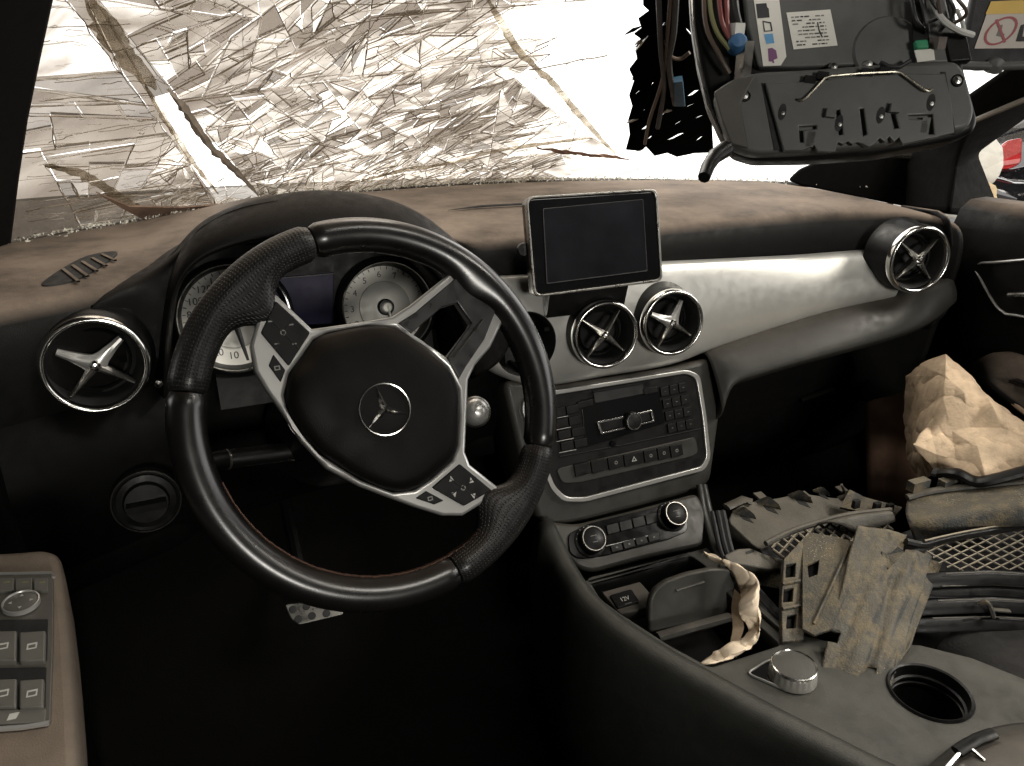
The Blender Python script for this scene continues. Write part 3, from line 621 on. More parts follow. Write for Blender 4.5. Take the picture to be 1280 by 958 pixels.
# ================================================================== steering wheel
sw = thing('steering_wheel', WC, 'black leather steering wheel turned half round, silver spokes and star badge', 'steering wheel')
R0, TR = .1688, .0166
def ang(px, py): u, v = wp.hit(px, py); return math.atan2(v, u)
A_S1, A_S2, A_S3, A_S4 = ang(388, 300), ang(240, 492), ang(567, 712), ang(690, 562)
bumps = [(ang(296, 362), .030, .13), (ang(655, 662), .026, .14), (ang(610, 330), .010, .14)]
def rin(t):
    r = TR
    for c, h, w in bumps:
        d = (t - c + math.pi) % (2 * math.pi) - math.pi; r += h * math.exp(-(d / w) ** 2)
    return r
def rim_arc(name, a0, a1, mat, gripk):
    while a1 < a0: a1 += 2 * math.pi
    n = max(12, int((a1 - a0) / .035)); seg = 28; me = bpy.data.meshes.new(name); V = []; Fc = []; uvs = []
    for i in range(n + 1):
        s = i / n; t = lerp(a0 + .006, a1 - .006, s); e_ = min(s, 1 - s) * (a1 - a0) * R0
        k = gripk * (1 - .16 * math.exp(-(e_ / .0035) ** 2))
        for j in range(seg):
            p = 2 * math.pi * j / seg; c_, s_ = math.cos(p), math.sin(p)
            rr = (TR if c_ > 0 else rin(t)) * k; rad_ = R0 + rr * c_
            V.append(wp.w(rad_ * math.cos(t), rad_ * math.sin(t), s_ * TR * k * (1.05 if c_ > 0 else 1.05 - .25 * max(0, rin(t) / TR - 1) * abs(c_))))
    for i in range(n):
        for j in range(seg):
            Fc.append((i * seg + j, i * seg + (j + 1) % seg, (i + 1) * seg + (j + 1) % seg, (i + 1) * seg + j)); uvs.append((i, j))
    Fc.append(tuple(range(seg))[::-1]); Fc.append(tuple(n * seg + j for j in range(seg)))
    me.from_pydata([tuple(p) for p in V], [], Fc); ul = me.uv_layers.new(name='uv'); du = (a1 - a0) * R0 / n; dv = 2 * math.pi * TR * 1.15 / seg
    li = 0
    for f in me.polygons:
        for q, l in enumerate(f.loop_indices):
            if f.index < len(uvs):
                i, j = uvs[f.index]; ul.data[l].uv = ((i + (0, 0, 1, 1)[q]) * du, (j + (0, 1, 1, 0)[q]) * dv)
    bm = bmesh.new(); bm.from_mesh(me); bmesh.ops.recalc_face_normals(bm, faces=bm.faces); bm.to_mesh(me); bm.free(); smooth(me, 60)
    return put(name, me, mat, sw)
pm = mk('perforated_leather', (.007, .0068, .0066), .36, dust=.10, rvar=.06, spec=.45); nt = pm.node_tree; N = nt.nodes; Lk = nt.links
uvn = N.new('ShaderNodeUVMap'); uvn.uv_map = 'uv'; vor = N.new('ShaderNodeVectorMath'); vor.operation = 'SCALE'; vor.inputs[3].default_value = 1 / .0034
Lk.new(uvn.outputs[0], vor.inputs[0]); fr = N.new('ShaderNodeVectorMath'); fr.operation = 'FRACTION'; Lk.new(vor.outputs[0], fr.inputs[0])
ds = N.new('ShaderNodeVectorMath'); ds.operation = 'DISTANCE'; Lk.new(fr.outputs[0], ds.inputs[0]); ds.inputs[1].default_value = (.5, .5, 0)
mr = N.new('ShaderNodeMapRange'); mr.inputs[1].default_value = .18; mr.inputs[2].default_value = .34; Lk.new(ds.outputs['Value'], mr.inputs[0])
bp = N.new('ShaderNodeBump'); bp.inputs['Strength'].default_value = .9; bp.inputs['Distance'].default_value = .0006; Lk.new(mr.outputs[0], bp.inputs['Height']); Lk.new(bp.outputs[0], N['Principled BSDF'].inputs['Normal'])
rim_arc('rim_top', A_S4, A_S1, M['leather'], 1.0)
rim_arc('perforated_grip', A_S1, A_S2, pm, 1.03)
rim_arc('rim_bottom', A_S2, A_S3, M['leather'], 1.0)
rim_arc('perforated_grip', A_S3, A_S4, pm, 1.03)
# rough brown stitching along the inside of the lower rim
mb = MB(); a0, a1 = ang(262, 610), ang(640, 690)
while a1 < a0: a1 += 2 * math.pi
n = 150
for i in range(n):
    t = lerp(a0, a1, i / n); r1 = R0 - rin(t) * .97 + random.uniform(-.0003, .0002); h0 = random.uniform(.001, .004); dt = (a1 - a0) / n
    mb.tube([wp.w(r1 * math.cos(t), r1 * math.sin(t), h0 - .003), wp.w((r1 - .0005) * math.cos(t + dt * .4), (r1 - .0005) * math.sin(t + dt * .4), h0), wp.w(r1 * math.cos(t + dt * .9), r1 * math.sin(t + dt * .9), h0 + .003)], .0006, 5)
put('stitching', mb.mesh(), M['stitch'], sw)
# silver bezel
HB = .006
bez = [(340, 363), (390, 411), (405, 409), (460, 401), (490, 396), (515, 380), (580, 328), (586, 329), (636, 379), (637, 386), (614, 434), (595, 456), (586, 475), (584, 523), (582, 565), (588, 581), (627, 612), (622, 618), (579, 645), (554, 645), (519, 634), (481, 620), (450, 608), (409, 586), (378, 553), (353, 515), (334, 489), (319, 464), (313, 432), (326, 386)]
inn = [(392, 424), (410, 415), (460, 406), (494, 409), (527, 430), (560, 460), (574, 487), (575, 520), (573, 557), (566, 576), (540, 599), (519, 613), (492, 616), (450, 600), (400, 568), (370, 534), (358, 509), (355, 494), (361, 467), (378, 444)]
opn = [(514, 417), (553, 384), (572, 378), (590, 404), (586, 412), (559, 447), (545, 437)]
bz = pxplate('spoke_bezel', wp, [bez, inn, opn], .014, M['silver'], sw, .0030, HB)
# dark inner faces of the open lower spoke (it points up now)
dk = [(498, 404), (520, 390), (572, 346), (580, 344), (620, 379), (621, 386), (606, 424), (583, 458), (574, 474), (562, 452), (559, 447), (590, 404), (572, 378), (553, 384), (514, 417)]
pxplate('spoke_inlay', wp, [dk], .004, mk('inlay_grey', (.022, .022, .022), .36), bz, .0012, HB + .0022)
put('inner_bar', MB().tube([wp.wp(603, 400, HB + .004), wp.wp(566, 448, HB + .004)], .0016, 6, flat=.6).mesh(), M['ventgrey'], bz)
pad_b = wp.pts(inn, HB); cc = Vector((sum(p[0] for p in pad_b) / len(pad_b), sum(p[1] for p in pad_b) / len(pad_b)))
loop = [Vector(p) for p in spline(pad_b, 4, True)]
rows = []
for k, h in ((.985, -.012), (.985, .004), (.965, .0105), (.92, .0155), (.84, .0185), (.70, .0205), (.5, .0215), (.3, .0220), (.12, .0222)):
    rows.append([wp.w(*(cc + (p - cc) * k), h) for p in loop])
mb = MB().grid(rows, close_v=True); m_ = len(loop); mb.f.append(tuple(range(len(mb.v) - m_, len(mb.v))))
pad = put('airbag_cover', mb.mesh(ang=70), M['pad'], sw)
# star badge
ep = Pl(wp.wp(481, 512, .023), wn); ER = .0242
put('badge_dish', MB().lathe([(ER * 1.32, -.0032), (ER * 1.22, -.0012), (ER * 1.06, -.0022), (ER * .98, -.0028), (0, -.0024)], ep, 56).mesh(ang=60), M['pad'], pad)
put('badge_ring', MB().lathe([(ER * .945, -.001), (ER * .96, .0016), (ER, .0018), (ER * 1.02, -.001)], ep, 64, closed=True).mesh(), M['chrome'], pad)
mb = MB()
c3 = ep.w(0, 0, .004)
for tp in ((470, 483), (509, 517.5), (460, 537)):
    u, v = ep.hit(*tp); d = Vector((u, v)).normalized(); q = Vector((-d.y, d.x)); tipv = ep.w(*(d * ER * .97), .0004)
    s1, s2 = d * ER * .12 + q * ER * .145, d * ER * .12 - q * ER * .145
    mb.add([c3, ep.w(*s1, -.001), tipv, ep.w(*s2, -.001)], [(0, 1, 2), (0, 2, 3)])
put('badge_star', mb.mesh(ang=0), M['chrome'], pad)
# button pods
def pod(big, small, marks, bar, patch):
    p_ = pxplate('button_pod', wp, [big], .004, M['btn'], sw, .001, HB + .0022, r=.002)
    c = [sum(q[0] for q in big) / 4, sum(q[1] for q in big) / 4]
    for a, b in ((0, 2), (1, 3)):
        a_, b_ = [lerp(c[k], big[a][k], .97) for k in (0, 1)], [lerp(c[k], big[b][k], .97) for k in (0, 1)]
        m1, m2 = [(big[a][k] + big[(a + 1) % 4][k]) / 2 for k in (0, 1)], [(big[b][k] + big[(b + 1) % 4][k]) / 2 for k in (0, 1)]
        put('key_gap', MB().tube([wp.wp(*m1, HB + .0024), wp.wp(*m2, HB + .0024)], .0005, 5).mesh(), M['void'], p_)
    s_ = pxplate('small_key', wp, [small], .004, M['btn'], sw, .0008, HB + .002, r=.001)
    c2 = wp.hit(sum(q[0] for q in small) / 4, sum(q[1] for q in small) / 4, HB + .002)
    plate('key_symbol', wp, [rect(.005, .004, *c2), rect(.003, .002, *c2)], .0003, M['printd'], s_, 0, HB + .0023)
    if patch: pxplate('silver_patch', wp, [patch], .003, M['silver'], sw, .0006, HB + .0012, r=.001)
    for kind, x, y, rot in marks:
        u, v = wp.hit(x, y, HB + .0022)
        if kind == 'tri':
            L = [(u + .0032 * math.cos(R_(rot + a)), v + .0032 * math.sin(R_(rot + a))) for a in (0, 130, 230)]; plate('key_symbol', wp, [L], .0003, M['print'], p_, 0, HB + .0025)
        elif kind == 'ring': plate('key_symbol', wp, [circ(.0026, 14, u, v), circ(.0016, 14, u, v)], .0003, M['printd'], p_, 0, HB + .0025)
        else: plate('key_symbol', wp, [rect(.004, .0012, u, v)], .0003, M['printd'], p_, 0, HB + .0025)
pod([(345, 376), (388, 416), (361, 458), (326, 416)], [(342, 443), (357, 463), (351, 478), (336, 457)], [('bar', 338, 402, 0), ('ring', 354, 416, 0), ('bar', 364, 406, 0), ('bar', 346, 430, 0), ('bar', 368, 430, 0)], None, None)
pod([(575, 580), (615, 613), (580, 633), (540, 610)], [(533, 614), (555, 626), (543, 631), (520, 623)], [('tri', 564, 599, 90), ('tri', 589, 601, 90), ('tri', 568, 618, 270), ('tri', 592, 620, 270), ('ring', 579, 610, 0)], None, None)
# hub behind the spokes
put('hub_back', MB().lathe([(0, -.036), (.05, -.034), (.066, -.015), (.070, -.004), (.0, -.004)], wp, 40).mesh(), M['black'], sw)
# ================================================================== centre console
CZ = .385
cz = Pl((.60, .55, CZ), (0, 0, 1), (0, 1, 0))
con = thing('centre_console', (.57, .55, .04), 'grey plastic centre console with open bin, round control knob and cup holder', 'centre console')
edge = [(716, 730), (730, 748), (760, 776), (800, 804), (840, 829), (880, 851), (930, 879), (980, 906), (1030, 931), (1095, 964), (1200, 1010)]
rgt = [(1420, 1000), (1420, 905), (1300, 856), (1215, 822), (1150, 806), (1085, 803), (1030, 800), (985, 790), (950, 762), (915, 722), (884, 684)]
bin_ = [(736, 724), (862, 694), (880, 706), (908, 740), (940, 774), (976, 806), (888, 834), (838, 807), (776, 767), (750, 748)]
cupc = cz.hit(1162, 866); CUPR = .039
L0 = [Vector(p) for p in spline(cz.pts(edge), 3)] + [Vector(p) for p in cz.pts(rgt)]
top = plate('top_panel', cz, [[tuple(p) for p in L0], fillet(cz.pts(bin_), .006), circ(CUPR, 48, *cupc)], .006, M['console'], con, .0022, 0)
# side wall falling from the driver side edge to the carpet
E_ = [cz.w(*p) for p in spline(cz.pts(edge), 3)]
front = [PY(676, 652, .865), PY(684, 668, .84), PY(700, 702, .80)]
E_ = front + E_
rows = []
for d, dz in ((.018, .0), (.006, .0025), (-.004, -.002), (-.010, -.012), (-.014, -.04), (-.016, -.10), (-.014, -.20), (-.010, -.35)):
    r = []
    for i, p in enumerate(E_):
        t = (E_[min(i + 1, len(E_) - 1)] - E_[max(i - 1, 0)]); nrm = Vector((t.y, -t.x, 0)).normalized()
        if nrm.x < 0: nrm = -nrm
        r.append(p + nrm * d + Vector((0, 0, dz)))
    rows.append(r)
o = put('side_panel', MB().grid(rows).mesh(ang=70), M['console'], con); mod_solid(o, .003, -1)
# passenger side rails
for off in (0, 14):
    put('side_rail', MB().tube([PY(874 + off * .4, 606, .87), PY(880 + off * .5, 640, .845), PY(890 + off * .6, 676, .80), cz.wp(905 + off, 712, .004 - off * .001), cz.wp(938 + off, 752, .004 - off * .001), cz.wp(990 + off, 797, .003 - off * .001)], .0055, 10, flat=.7).mesh(), M['console'], con)
# bin: walls, floor, cross bar, socket plate, flip lid
bl = [Vector(p) for p in fillet(cz.pts(bin_), .006)]
o = put('storage_bin', MB().grid([[cz.w(*p, h) for p in bl] for h in (-.001, -.02, -.075)], close_v=True).mesh(), M['black'], con); mod_solid(o, .002, 1)
mb = MB(); mb.v = [cz.w(*p, -.075) for p in bl]; mb.f = [tuple(range(len(bl)))]; put('bin_floor', mb.mesh(ang=0), M['void'], con)
sp_ = Pl(cz.wp(782, 750, -.012), (0, -.25, 1), (0, 1, 0))
sk = pxplate('socket_plate', sp_, [[(752, 740), (800, 727), (826, 757), (776, 768)]], .02, M['stack'], con, .0015, 0, r=.003)
pxplate('socket_cap', sp_, [[(762, 744), (789, 736), (800, 752), (772, 760)]], .004, M['black'], sk, .001, .0035, r=.003)
c = sp_.hit(781, 749, .0035); text('socket_print', '12V', sp_, c[0], c[1], .0085, M['print'], sk, .0038)
put('socket_underline', MB().box(sp_.w(c[0] + .001, c[1] - .0075, .0037), (.010, .0008, .0002)).mesh(ang=0), M['printd'], sk)
pxplate('tray_slot', Pl(cz.wp(800, 712, -.02), (0, -.3, 1), (0, 1, 0)), [[(740, 722), (862, 690), (876, 704), (752, 740)]], .004, M['void'], con, .0005, 0)
lid_p = Pl(PY(865, 750, .645), (-.05, -.95, .30))
ll = [(811, 792), (812, 752), (818, 738), (832, 727), (860, 717), (890, 711), (910, 711), (919, 718), (922, 760), (900, 772)]
lid = pxplate('bin_lid', lid_p, [ll], .010, M['stack'], con, .003, 0, r=.006)
put('lid_grip', MB().tube([lid_p.wp(845, 738, .001), lid_p.wp(880, 727, .001)], .0022, 8, flat=.5).mesh(), M['console'], lid)
put('cross_bar', MB().tube([PY(822, 797, .612), PY(860, 786, .612), PY(912, 772, .615)], .007, 8, flat=.8).mesh(), M['stack'], con)
# cup holder
cpl = Pl(cz.w(*cupc), (0, 0, 1), (0, 1, 0))
cu = put('cup_holder', MB().lathe([(CUPR * 1.10, .0005), (CUPR * 1.06, .003), (CUPR * 1.0, .002), (CUPR * .97, -.006), (CUPR * .90, -.075), (0, -.078)], cpl, 56).mesh(), M['black'], con)
for h in (-.010, -.018): put('cup_ring', MB().lathe([(CUPR * .97, h), (CUPR * .90, h - .001), (CUPR * .90, h - .004), (CUPR * .97, h - .005)], cpl, 56, closed=True).mesh(), M['black'], cu)
# control knob on its chrome-edged base
kb = cz.pts([(932, 842), (958, 826), (972, 822), (1000, 830), (1019, 846), (1020, 856), (1008, 864), (992, 866), (978, 862)], .002)
kpl = cz.hit(990, 848, 0)
base = plate('control_base', cz, [fillet(kb, .008)], .006, M['gloss'], con, .001, .0022)
plate('base_trim', cz, [fillet(kb, .008), fillet([tuple(Vector(p) + (Vector(kpl) - Vector(p)).normalized() * .0026) for p in kb], .007)], .005, M['silver'], base, .0006, .0036)
kp = Pl(cz.w(*kpl), (0, 0, 1), (0, 1, 0)); rows = []
NK = 96
for r, h in ((.0255, .002), (.0258, .005), (.0248, .010), (.0250, .0145), (.0244, .0170), (.0228, .0182)):
    rows.append([kp.w(rr * math.cos(2 * math.pi * k / NK), rr * math.sin(2 * math.pi * k / NK), h) for k in range(NK) for rr in [r - (.0006 if (k // 2) % 2 and .009 < h < .018 else 0)]])
kn = put('control_knob', MB().grid(rows, close_v=True).mesh(ang=50), M['knob'], con)
put('knob_rim', MB().lathe([(.0222, .0178), (.0230, .0194), (.0242, .0188), (.0246, .0168)], kp, 64, closed=True).mesh(), M['chrome'], kn)
put('knob_top', MB().lathe([(.0226, .0178), (.0208, .0188), (0, .0190)], kp, 48).mesh(), M['console'], kn)
# armrest with latch, at the back
ar = put('armrest', MB().grid(subgrid([[PZ(1130, 985, .40), PZ(1180, 940, .405), PZ(1215, 918, .405), PZ(1262, 905, .405), PZ(1330, 900, .405)], [PZ(1150, 1000, .43), PZ(1200, 955, .43), PZ(1230, 930, .43), PZ(1275, 918, .43), PZ(1340, 912, .43)], [PZ(1190, 1040, .44), PZ(1230, 1000, .44), PZ(1260, 970, .44), PZ(1300, 955, .44), PZ(1370, 950, .44)], [PZ(1260, 1200, .44), PZ(1300, 1160, .44), PZ(1340, 1120, .44), PZ(1400, 1080, .44), PZ(1460, 1060, .44)]], 4, 4)).mesh(ang=70), M['stack'], con); mod_solid(ar, .02, -1)
lt = put('armrest_latch', MB().tube([PZ(1196, 940, .432), PZ(1222, 924, .436), PZ(1242, 917, .436)], .006, 10, flat=.6).mesh(), M['btn'], con)
put('latch_trim', MB().tube([PZ(1182, 962, .430), PZ(1202, 939, .433)], .002, 8).mesh(), M['chrome'], lt)
put('latch_trim', MB().tube([PZ(1216, 938, .436), PZ(1232, 952, .437)], .002, 8).mesh(), M['chrome'], lt)

# ================================================================== brake pedal
ped = thing('brake_pedal', PD(385, 775, 1.10), 'metal pedal with round rubber studs below the steering wheel', 'pedal')
pp = Pl(PD(388, 766, 1.10), (0, -.75, .65))
pt = pxplate('pedal_plate', pp, [[(356, 756), (420, 748), (430, 768), (374, 781), (364, 774)]], .006, M['ventgrey'], ped, .001, 0, r=.004)
for x, y in ((366, 762), (373, 774), (383, 758), (390, 770), (401, 756), (408, 767)):
    put('stud', MB().lathe([(.0055, 0), (.0050, .002), (0, .0022)], Pl(pp.wp(x, y, 0), pp.n), 16).mesh(), M['rubber'], pt)
put('pedal_arm', MB().tube([pp.w(0, .02, -.01), pp.w(.0, .08, -.05), pp.w(0, .25, -.12)], .009, 8).mesh(), M['black'], ped)
# bits of torn leaf and glass grit lying in the footwell
lf = PZ(446, 888, .05)
put('leaf_scrap', MB().grid([[lf + Vector((a * .028, b * .014, .003 * (a * a + b * a))) for a in (-1, -.5, 0, .5, 1)] for b in (-.6, -.9, 0, .8, .5)]).mesh(), mk('dry_leaf', (.20, .17, .12), .8), None, label='small dry leaf scrap lying on the dark footwell carpet', cat='leaf')
mb = MB()
for i in range(520):
    x, y = random.gauss(.16, .13), random.gauss(.42, .13); s = random.uniform(.001, .0032) * random.choice((1, 1, 1, 1.8)); p = Vector((x, y, .05 + s * .3))
    a, b, c_ = [Vector([random.uniform(-s, s) for _ in range(3)]) for _ in range(3)]
    mb.add([p + a, p + b, p + c_, p - (a + b + c_) / 2], [(0, 1, 2), (0, 3, 1), (1, 3, 2), (0, 2, 3)])
put('floor_grit', mb.mesh(ang=0), mk('grit', (.75, .72, .66), .4), None, label='loose grit and crumbs of glass scattered over the footwell carpet', cat='grit', kind='stuff')

# ================================================================== driver's door
dd = thing('driver_door', (-.22, .3, .1), "driver's door lining with brown armrest and window switches", 'car door')
dpl = Pl(PZ(40, 800, .62), (.06, -.10, 1), (0, 1, 0))
rows = []
for y in [-.5 + i * .1 for i in range(15)]:
    bx_ = -.212 + .03 * max(0, (y - .6))
    rows.append([Vector((bx_ + dx, y, z)) for dx, z in ((-.10, .80), (-.05, .795), (-.02, .78), (-.005, .74), (0, .68), (.005, .55), (.0, .4), (0, .1))])
o = put('door_panel', MB().grid(rows).mesh(ang=60), M['dashlow'], dd); mod_solid(o, .004, 0)
put('panel_moulding', MB().tube([PX(-14, 540, -.208), PX(4, 575, -.206), PX(12, 612, -.206), PX(14, 650, -.206), PX(18, 690, -.206)], .003, 8).mesh(), M['stack'], dd)
arm = dpl.pts([(-160, 690), (10, 688), (58, 684), (74, 690), (82, 720), (90, 790), (96, 870), (103, 990), (104, 1300), (-400, 1300)])
ao = plate('armrest', dpl, [fillet(arm, .014, 5)], .05, mk('armrest_brown', (.085, .068, .052), .6, grain=.3, dust=.4, dust_c=(.30, .23, .17), var=.2, wear=.25, wear_c=(.2, .12, .09)), dd, .008, 0)
spn = plate('switch_panel', dpl, [fillet(dpl.pts([(-60, 718), (66, 716), (67, 790), (63, 904), (-60, 914)], .003), .003)], .006, M['doorpan'], dd, .0008, .003)
put('panel_trim', MB().tube([dpl.wp(-60, 719, .003), dpl.wp(64, 716.5, .003), dpl.wp(67, 722, .003)], .0015, 6).mesh(), M['silver'], spn)
put('panel_trim', MB().tube([dpl.wp(-60, 916, .003), dpl.wp(30, 909, .003), dpl.wp(61, 904, .003)], .0018, 6).mesh(), M['silver'], spn)
for a, b in ((-4, 17), (19, 40), (42, 60)):
    k = pxplate('memory_key', dpl, [[(a, 723), (b, 722), (b, 738), (a, 739)]], .004, M['doorbtn'], spn, .0006, .0055, r=.001)
    u, v = dpl.hit((a + b) / 2 + 2, 728, .0055); plate('key_mark', dpl, [rect(.004, .0014, u, v)], .0003, M['wire_yellow'], k, 0, .0058)
mpl = Pl(dpl.wp(27, 757, .003), dpl.n, (0, 1, 0))
k = put('mirror_dial', MB().lathe([(.0118, 0), (.0116, .003), (.0105, .0036), (0, .0030)], mpl, 40).mesh(), M['doorbtn'], spn)
put('dial_ring', MB().lathe([(.0110, .003), (.0116, .0045), (.0124, .0044), (.0127, .001)], mpl, 40, closed=True).mesh(), M['silver'], k)
for a in (0, 90, 180, 270):
    u, v = .0066 * math.cos(R_(a)), .0066 * math.sin(R_(a)); plate('dial_arrow', mpl, [[(u + .0016 * math.cos(R_(a + d)), v + .0016 * math.sin(R_(a + d))) for d in (0, 120, 240)]], .0002, M['print'], k, 0, .0042)
for y0, y1, xr in ((774, 826, 60), (834, 884, 58)):
    pxplate('switch_well', dpl, [[(-60, y0 + 2), (xr, y0), (xr - 1, y1), (-60, y1 + 3)]], .001, M['void'], spn, .0002, .0036, r=.001)
    for a, b in ((-40, 21), (24, xr - 3)):
        k = pxplate('window_switch', dpl, [[(a, y0 + 16), (b, y0 + 14), (b - 1, y1 - 1), (a, y1)]], .006, M['doorbtn'], spn, .0012, .0075, r=.0015)
        u, v = dpl.hit(min((a + b) / 2 + 1, 40) if a > 0 else 4, (y0 + y1) / 2 + 8, .0075)
        plate('switch_mark', dpl, [rect(.0062, .0058, u, v), rect(.0044, .0034, u, v - .0002)], .0003, M['print'], k, 0, .0079)
k = pxplate('lock_key', dpl, [[(-60, 889), (58, 886), (56, 902), (-60, 908)]], .004, M['doorbtn'], spn, .0006, .005, r=.001)
u, v = dpl.hit(16, 896, .005); plate('key_mark', dpl, [[(u - .003, v - .0025), (u + .002, v - .0025), (u + .0035, v + .0025), (u - .002, v + .0025)]], .0003, M['print'], k, 0, .0054)

# ================================================================== passenger's door
pd = thing('passenger_door', (1.22, .6, .1), "passenger's door lining with chrome-edged handle recess and grey armrest", 'car door')
rows = []
for i in range(16):
    y = -.6 + i * .1; xb = 1.198 - .03 * max(0, (y - .75) / .2) ** 2
    rows.append([Vector((xb + dx, y, z)) for dx, z in ((.12, .79), (.06, .803), (.025, .801), (.006, .788), (-.004, .76), (-.006, .70), (-.004, .60), (.0, .45), (.01, .1))])
o = put('door_panel', MB().grid(rows).mesh(ang=60), M['dash'], pd); mod_solid(o, .004, 0)
q = Pl(PX(1260, 360, 1.188), (-1, -.02, .03))
rl = q.pts([(1221, 335), (1228, 329), (1245, 328), (1330, 322), (1380, 330), (1360, 400), (1270, 394), (1256, 390), (1244, 378), (1226, 346)])
rc = plate('handle_recess', q, [spline(rl, 3, True)], .004, M['black'], pd, .0006, .003)
pts = [q.w(*p, .004) for p in spline(rl, 4, True)]; put('recess_trim', MB().tube(pts, .0022, 8, closed=True).mesh(), M['silver'], rc)
put('door_handle', MB().tube([q.wp(1262, 369, .010), q.wp(1290, 368, .016), q.wp(1340, 366, .016)], .006, 10, flat=.6).mesh(), M['ventgrey'], rc)
am = [[PX(1216, 456, 1.15), PX(1236, 446, 1.15), PX(1270, 456, 1.15), PX(1330, 490, 1.15)], [PX(1214, 462, 1.14), PX(1240, 478, 1.11), PX(1280, 508, 1.11), PX(1330, 545, 1.11)], [PX(1218, 470, 1.145), PX(1240, 490, 1.115), PX(1280, 522, 1.115), PX(1330, 562, 1.115)], [PX(1226, 470, 1.2), PX(1250, 500, 1.2), PX(1280, 530, 1.2), PX(1330, 570, 1.2)]]
am = [[a + Vector((.05, .0, .0)) for a in am[0]]] + am
o = put('armrest', MB().grid(subgrid(am, 3, 4)).mesh(ang=60), M['dash'], pd); mod_solid(o, .004, 0)
put('armrest_trim', MB().tube([PX(1220, 470, 1.138), PX(1245, 488, 1.108), PX(1282, 517, 1.105), PX(1330, 553, 1.105)], .004, 8).mesh(), mk('tan_piping', (.34, .23, .15), .6), o)
put('armrest_slot', MB().box(PX(1278, 480, 1.12), (.02, .03, .004)).mesh(), M['gloss'], o)
# ================================================================== overhead console hanging by its wires
ohc = PD(1055, 95, .72)
op = Pl(ohc, (-.52, -.80, .30), (.12, .0, 1))
oc = thing('overhead_console', ohc, 'dark grey overhead console hanging upside down by its wires', 'overhead console')
sh = pxplate('shell', op, [[(862, -30), (866, 30), (874, 80), (886, 130), (903, 168), (918, 192), (945, 200), (1010, 199), (1100, 193), (1190, 176), (1219, 164), (1224, 150), (1205, 80), (1190, -30)]], .035, M['black'], oc, .006, -.012, r=.006)
put('shell_edge', MB().tube([op.wp(*p, -.012) for p in ((862, -30), (865, 30), (873, 80), (885, 130), (902, 168))], .0016, 6).mesh(), M['ventgrey'], sh)
bp_ = pxplate('back_plate', op, [[(928, -30), (934, 30), (947, 84), (1000, 84), (1100, 80), (1200, 78), (1176, -30)]], .014, M['ovh'], oc, .002, .0, r=.004)
low = pxplate('lower_housing', op, [[(892, 114), (918, 97), (946, 90), (1020, 86), (1120, 78), (1196, 76), (1207, 90), (1219, 140), (1212, 160), (1100, 182), (1000, 190), (940, 192), (914, 182), (902, 150)]], .026, M['ovh'], oc, .004, .010, r=.008)
wedge = pxplate('side_wedge', op, [[(892, 115), (920, 98), (945, 94), (926, 130), (936, 186), (914, 180), (902, 150)]], .004, mk('wedge_grey', (.075, .07, .063), .5, wear=.3, wear_c=(.12, .10, .085)), low, .0015, .0125, r=.003)
fx = lambda L: L
insert = [(957, 104), (1012, 102), (1060, 96), (1130, 92), (1181, 92), (1190, 130), (1193, 166), (1176, 170), (1172, 172), (1160, 174), (1128, 181), (1124, 172), (1118, 178), (1112, 171), (1106, 178), (1100, 173), (1094, 180), (1086, 184), (1078, 180), (1072, 178), (1066, 181), (1060, 177), (1054, 181), (1048, 178), (1044, 190), (1022, 190), (1018, 182), (1004, 188), (980, 189), (972, 160)]
holes = [[(999, 158), (1021, 157), (1021, 161), (1004, 163), (1005, 178), (1000, 178)], [(1136, 144), (1166, 143), (1168, 168), (1161, 168), (1161, 149), (1137, 149)], [(1045, 138), (1050, 137), (1054, 168), (1049, 169)], [(1075, 136), (1080, 136), (1084, 168), (1079, 170)], [(1112, 135), (1117, 134), (1124, 160), (1118, 161)]]
ip = pxplate('insert_plate', op, [insert] + holes, .006, M['ovh'], low, .0012, .0160)
for L in ([(952, 104), (958, 104), (974, 188), (968, 188)], [(1176, 90), (1182, 90), (1195, 168), (1189, 168)]): pxplate('groove', op, [L], .002, M['void'], low, 0, .0108)
for x, y in ((978, 140), (1049, 154), (1101, 144), (1164, 128)):
    s = plate('slot', op, [[(op.hit(x, y, .0165)[0] + .0034 * math.cos(a), op.hit(x, y, .0165)[1] + .0075 * math.sin(a)) for a in [k * math.pi / 10 for k in range(20)]]], .001, M['void'], ip, 0, .0165)
    put('screw', MB().lathe([(0, .0012), (.0018, .001), (.0024, -.001)], Pl(op.wp(x + .5, y + 2, .0168), op.n), 14).mesh(), M['screw'], ip)
for x, y, L in ((1038, 142, .006), (1118, 136, .005)):
    put('peg', MB().box((0, 0, 0), (.008, .008, .008)).mesh(), M['ovh'], ip, op.M @ Matrix.Translation((*op.hit(x, y, .018), .018)))
for x, y in ((1012, 175), (1155, 158)):
    put('lug', MB().box((0, 0, 0), (.007, .014, .008)).mesh(), M['ovh'], ip, op.M @ Matrix.Translation((*op.hit(x, y, .012), .012)))
for x, y in ((931, 120), (1197, 101)):
    put('screw', MB().lathe([(0, .0015), (.003, .001), (.0042, -.001)], Pl(op.wp(x, y, .0105), op.n), 16).mesh(), M['screw'], low)
    put('screw_socket', MB().lathe([(.0042, .0002), (.0048, .001), (.0056, .0002)], Pl(op.wp(x, y, .0105), op.n), 20).mesh(), M['black'], low)
for x, y in ((1042, 84), (1085, 81)):
    put('screw', MB().lathe([(0, .0035), (.003, .003), (.0046, -.001)], Pl(op.wp(x, y, .004), op.n), 16).mesh(), M['screw'], bp_)
for x, y in ((1028, 96), (1083, 92), (1012, 101), (1105, 90)):
    put('wire_hook', MB().box((0, 0, 0), (.010, .007, .007)).mesh(), M['black'], low, op.M @ Matrix.Translation((*op.hit(x, y, .013), .013)))
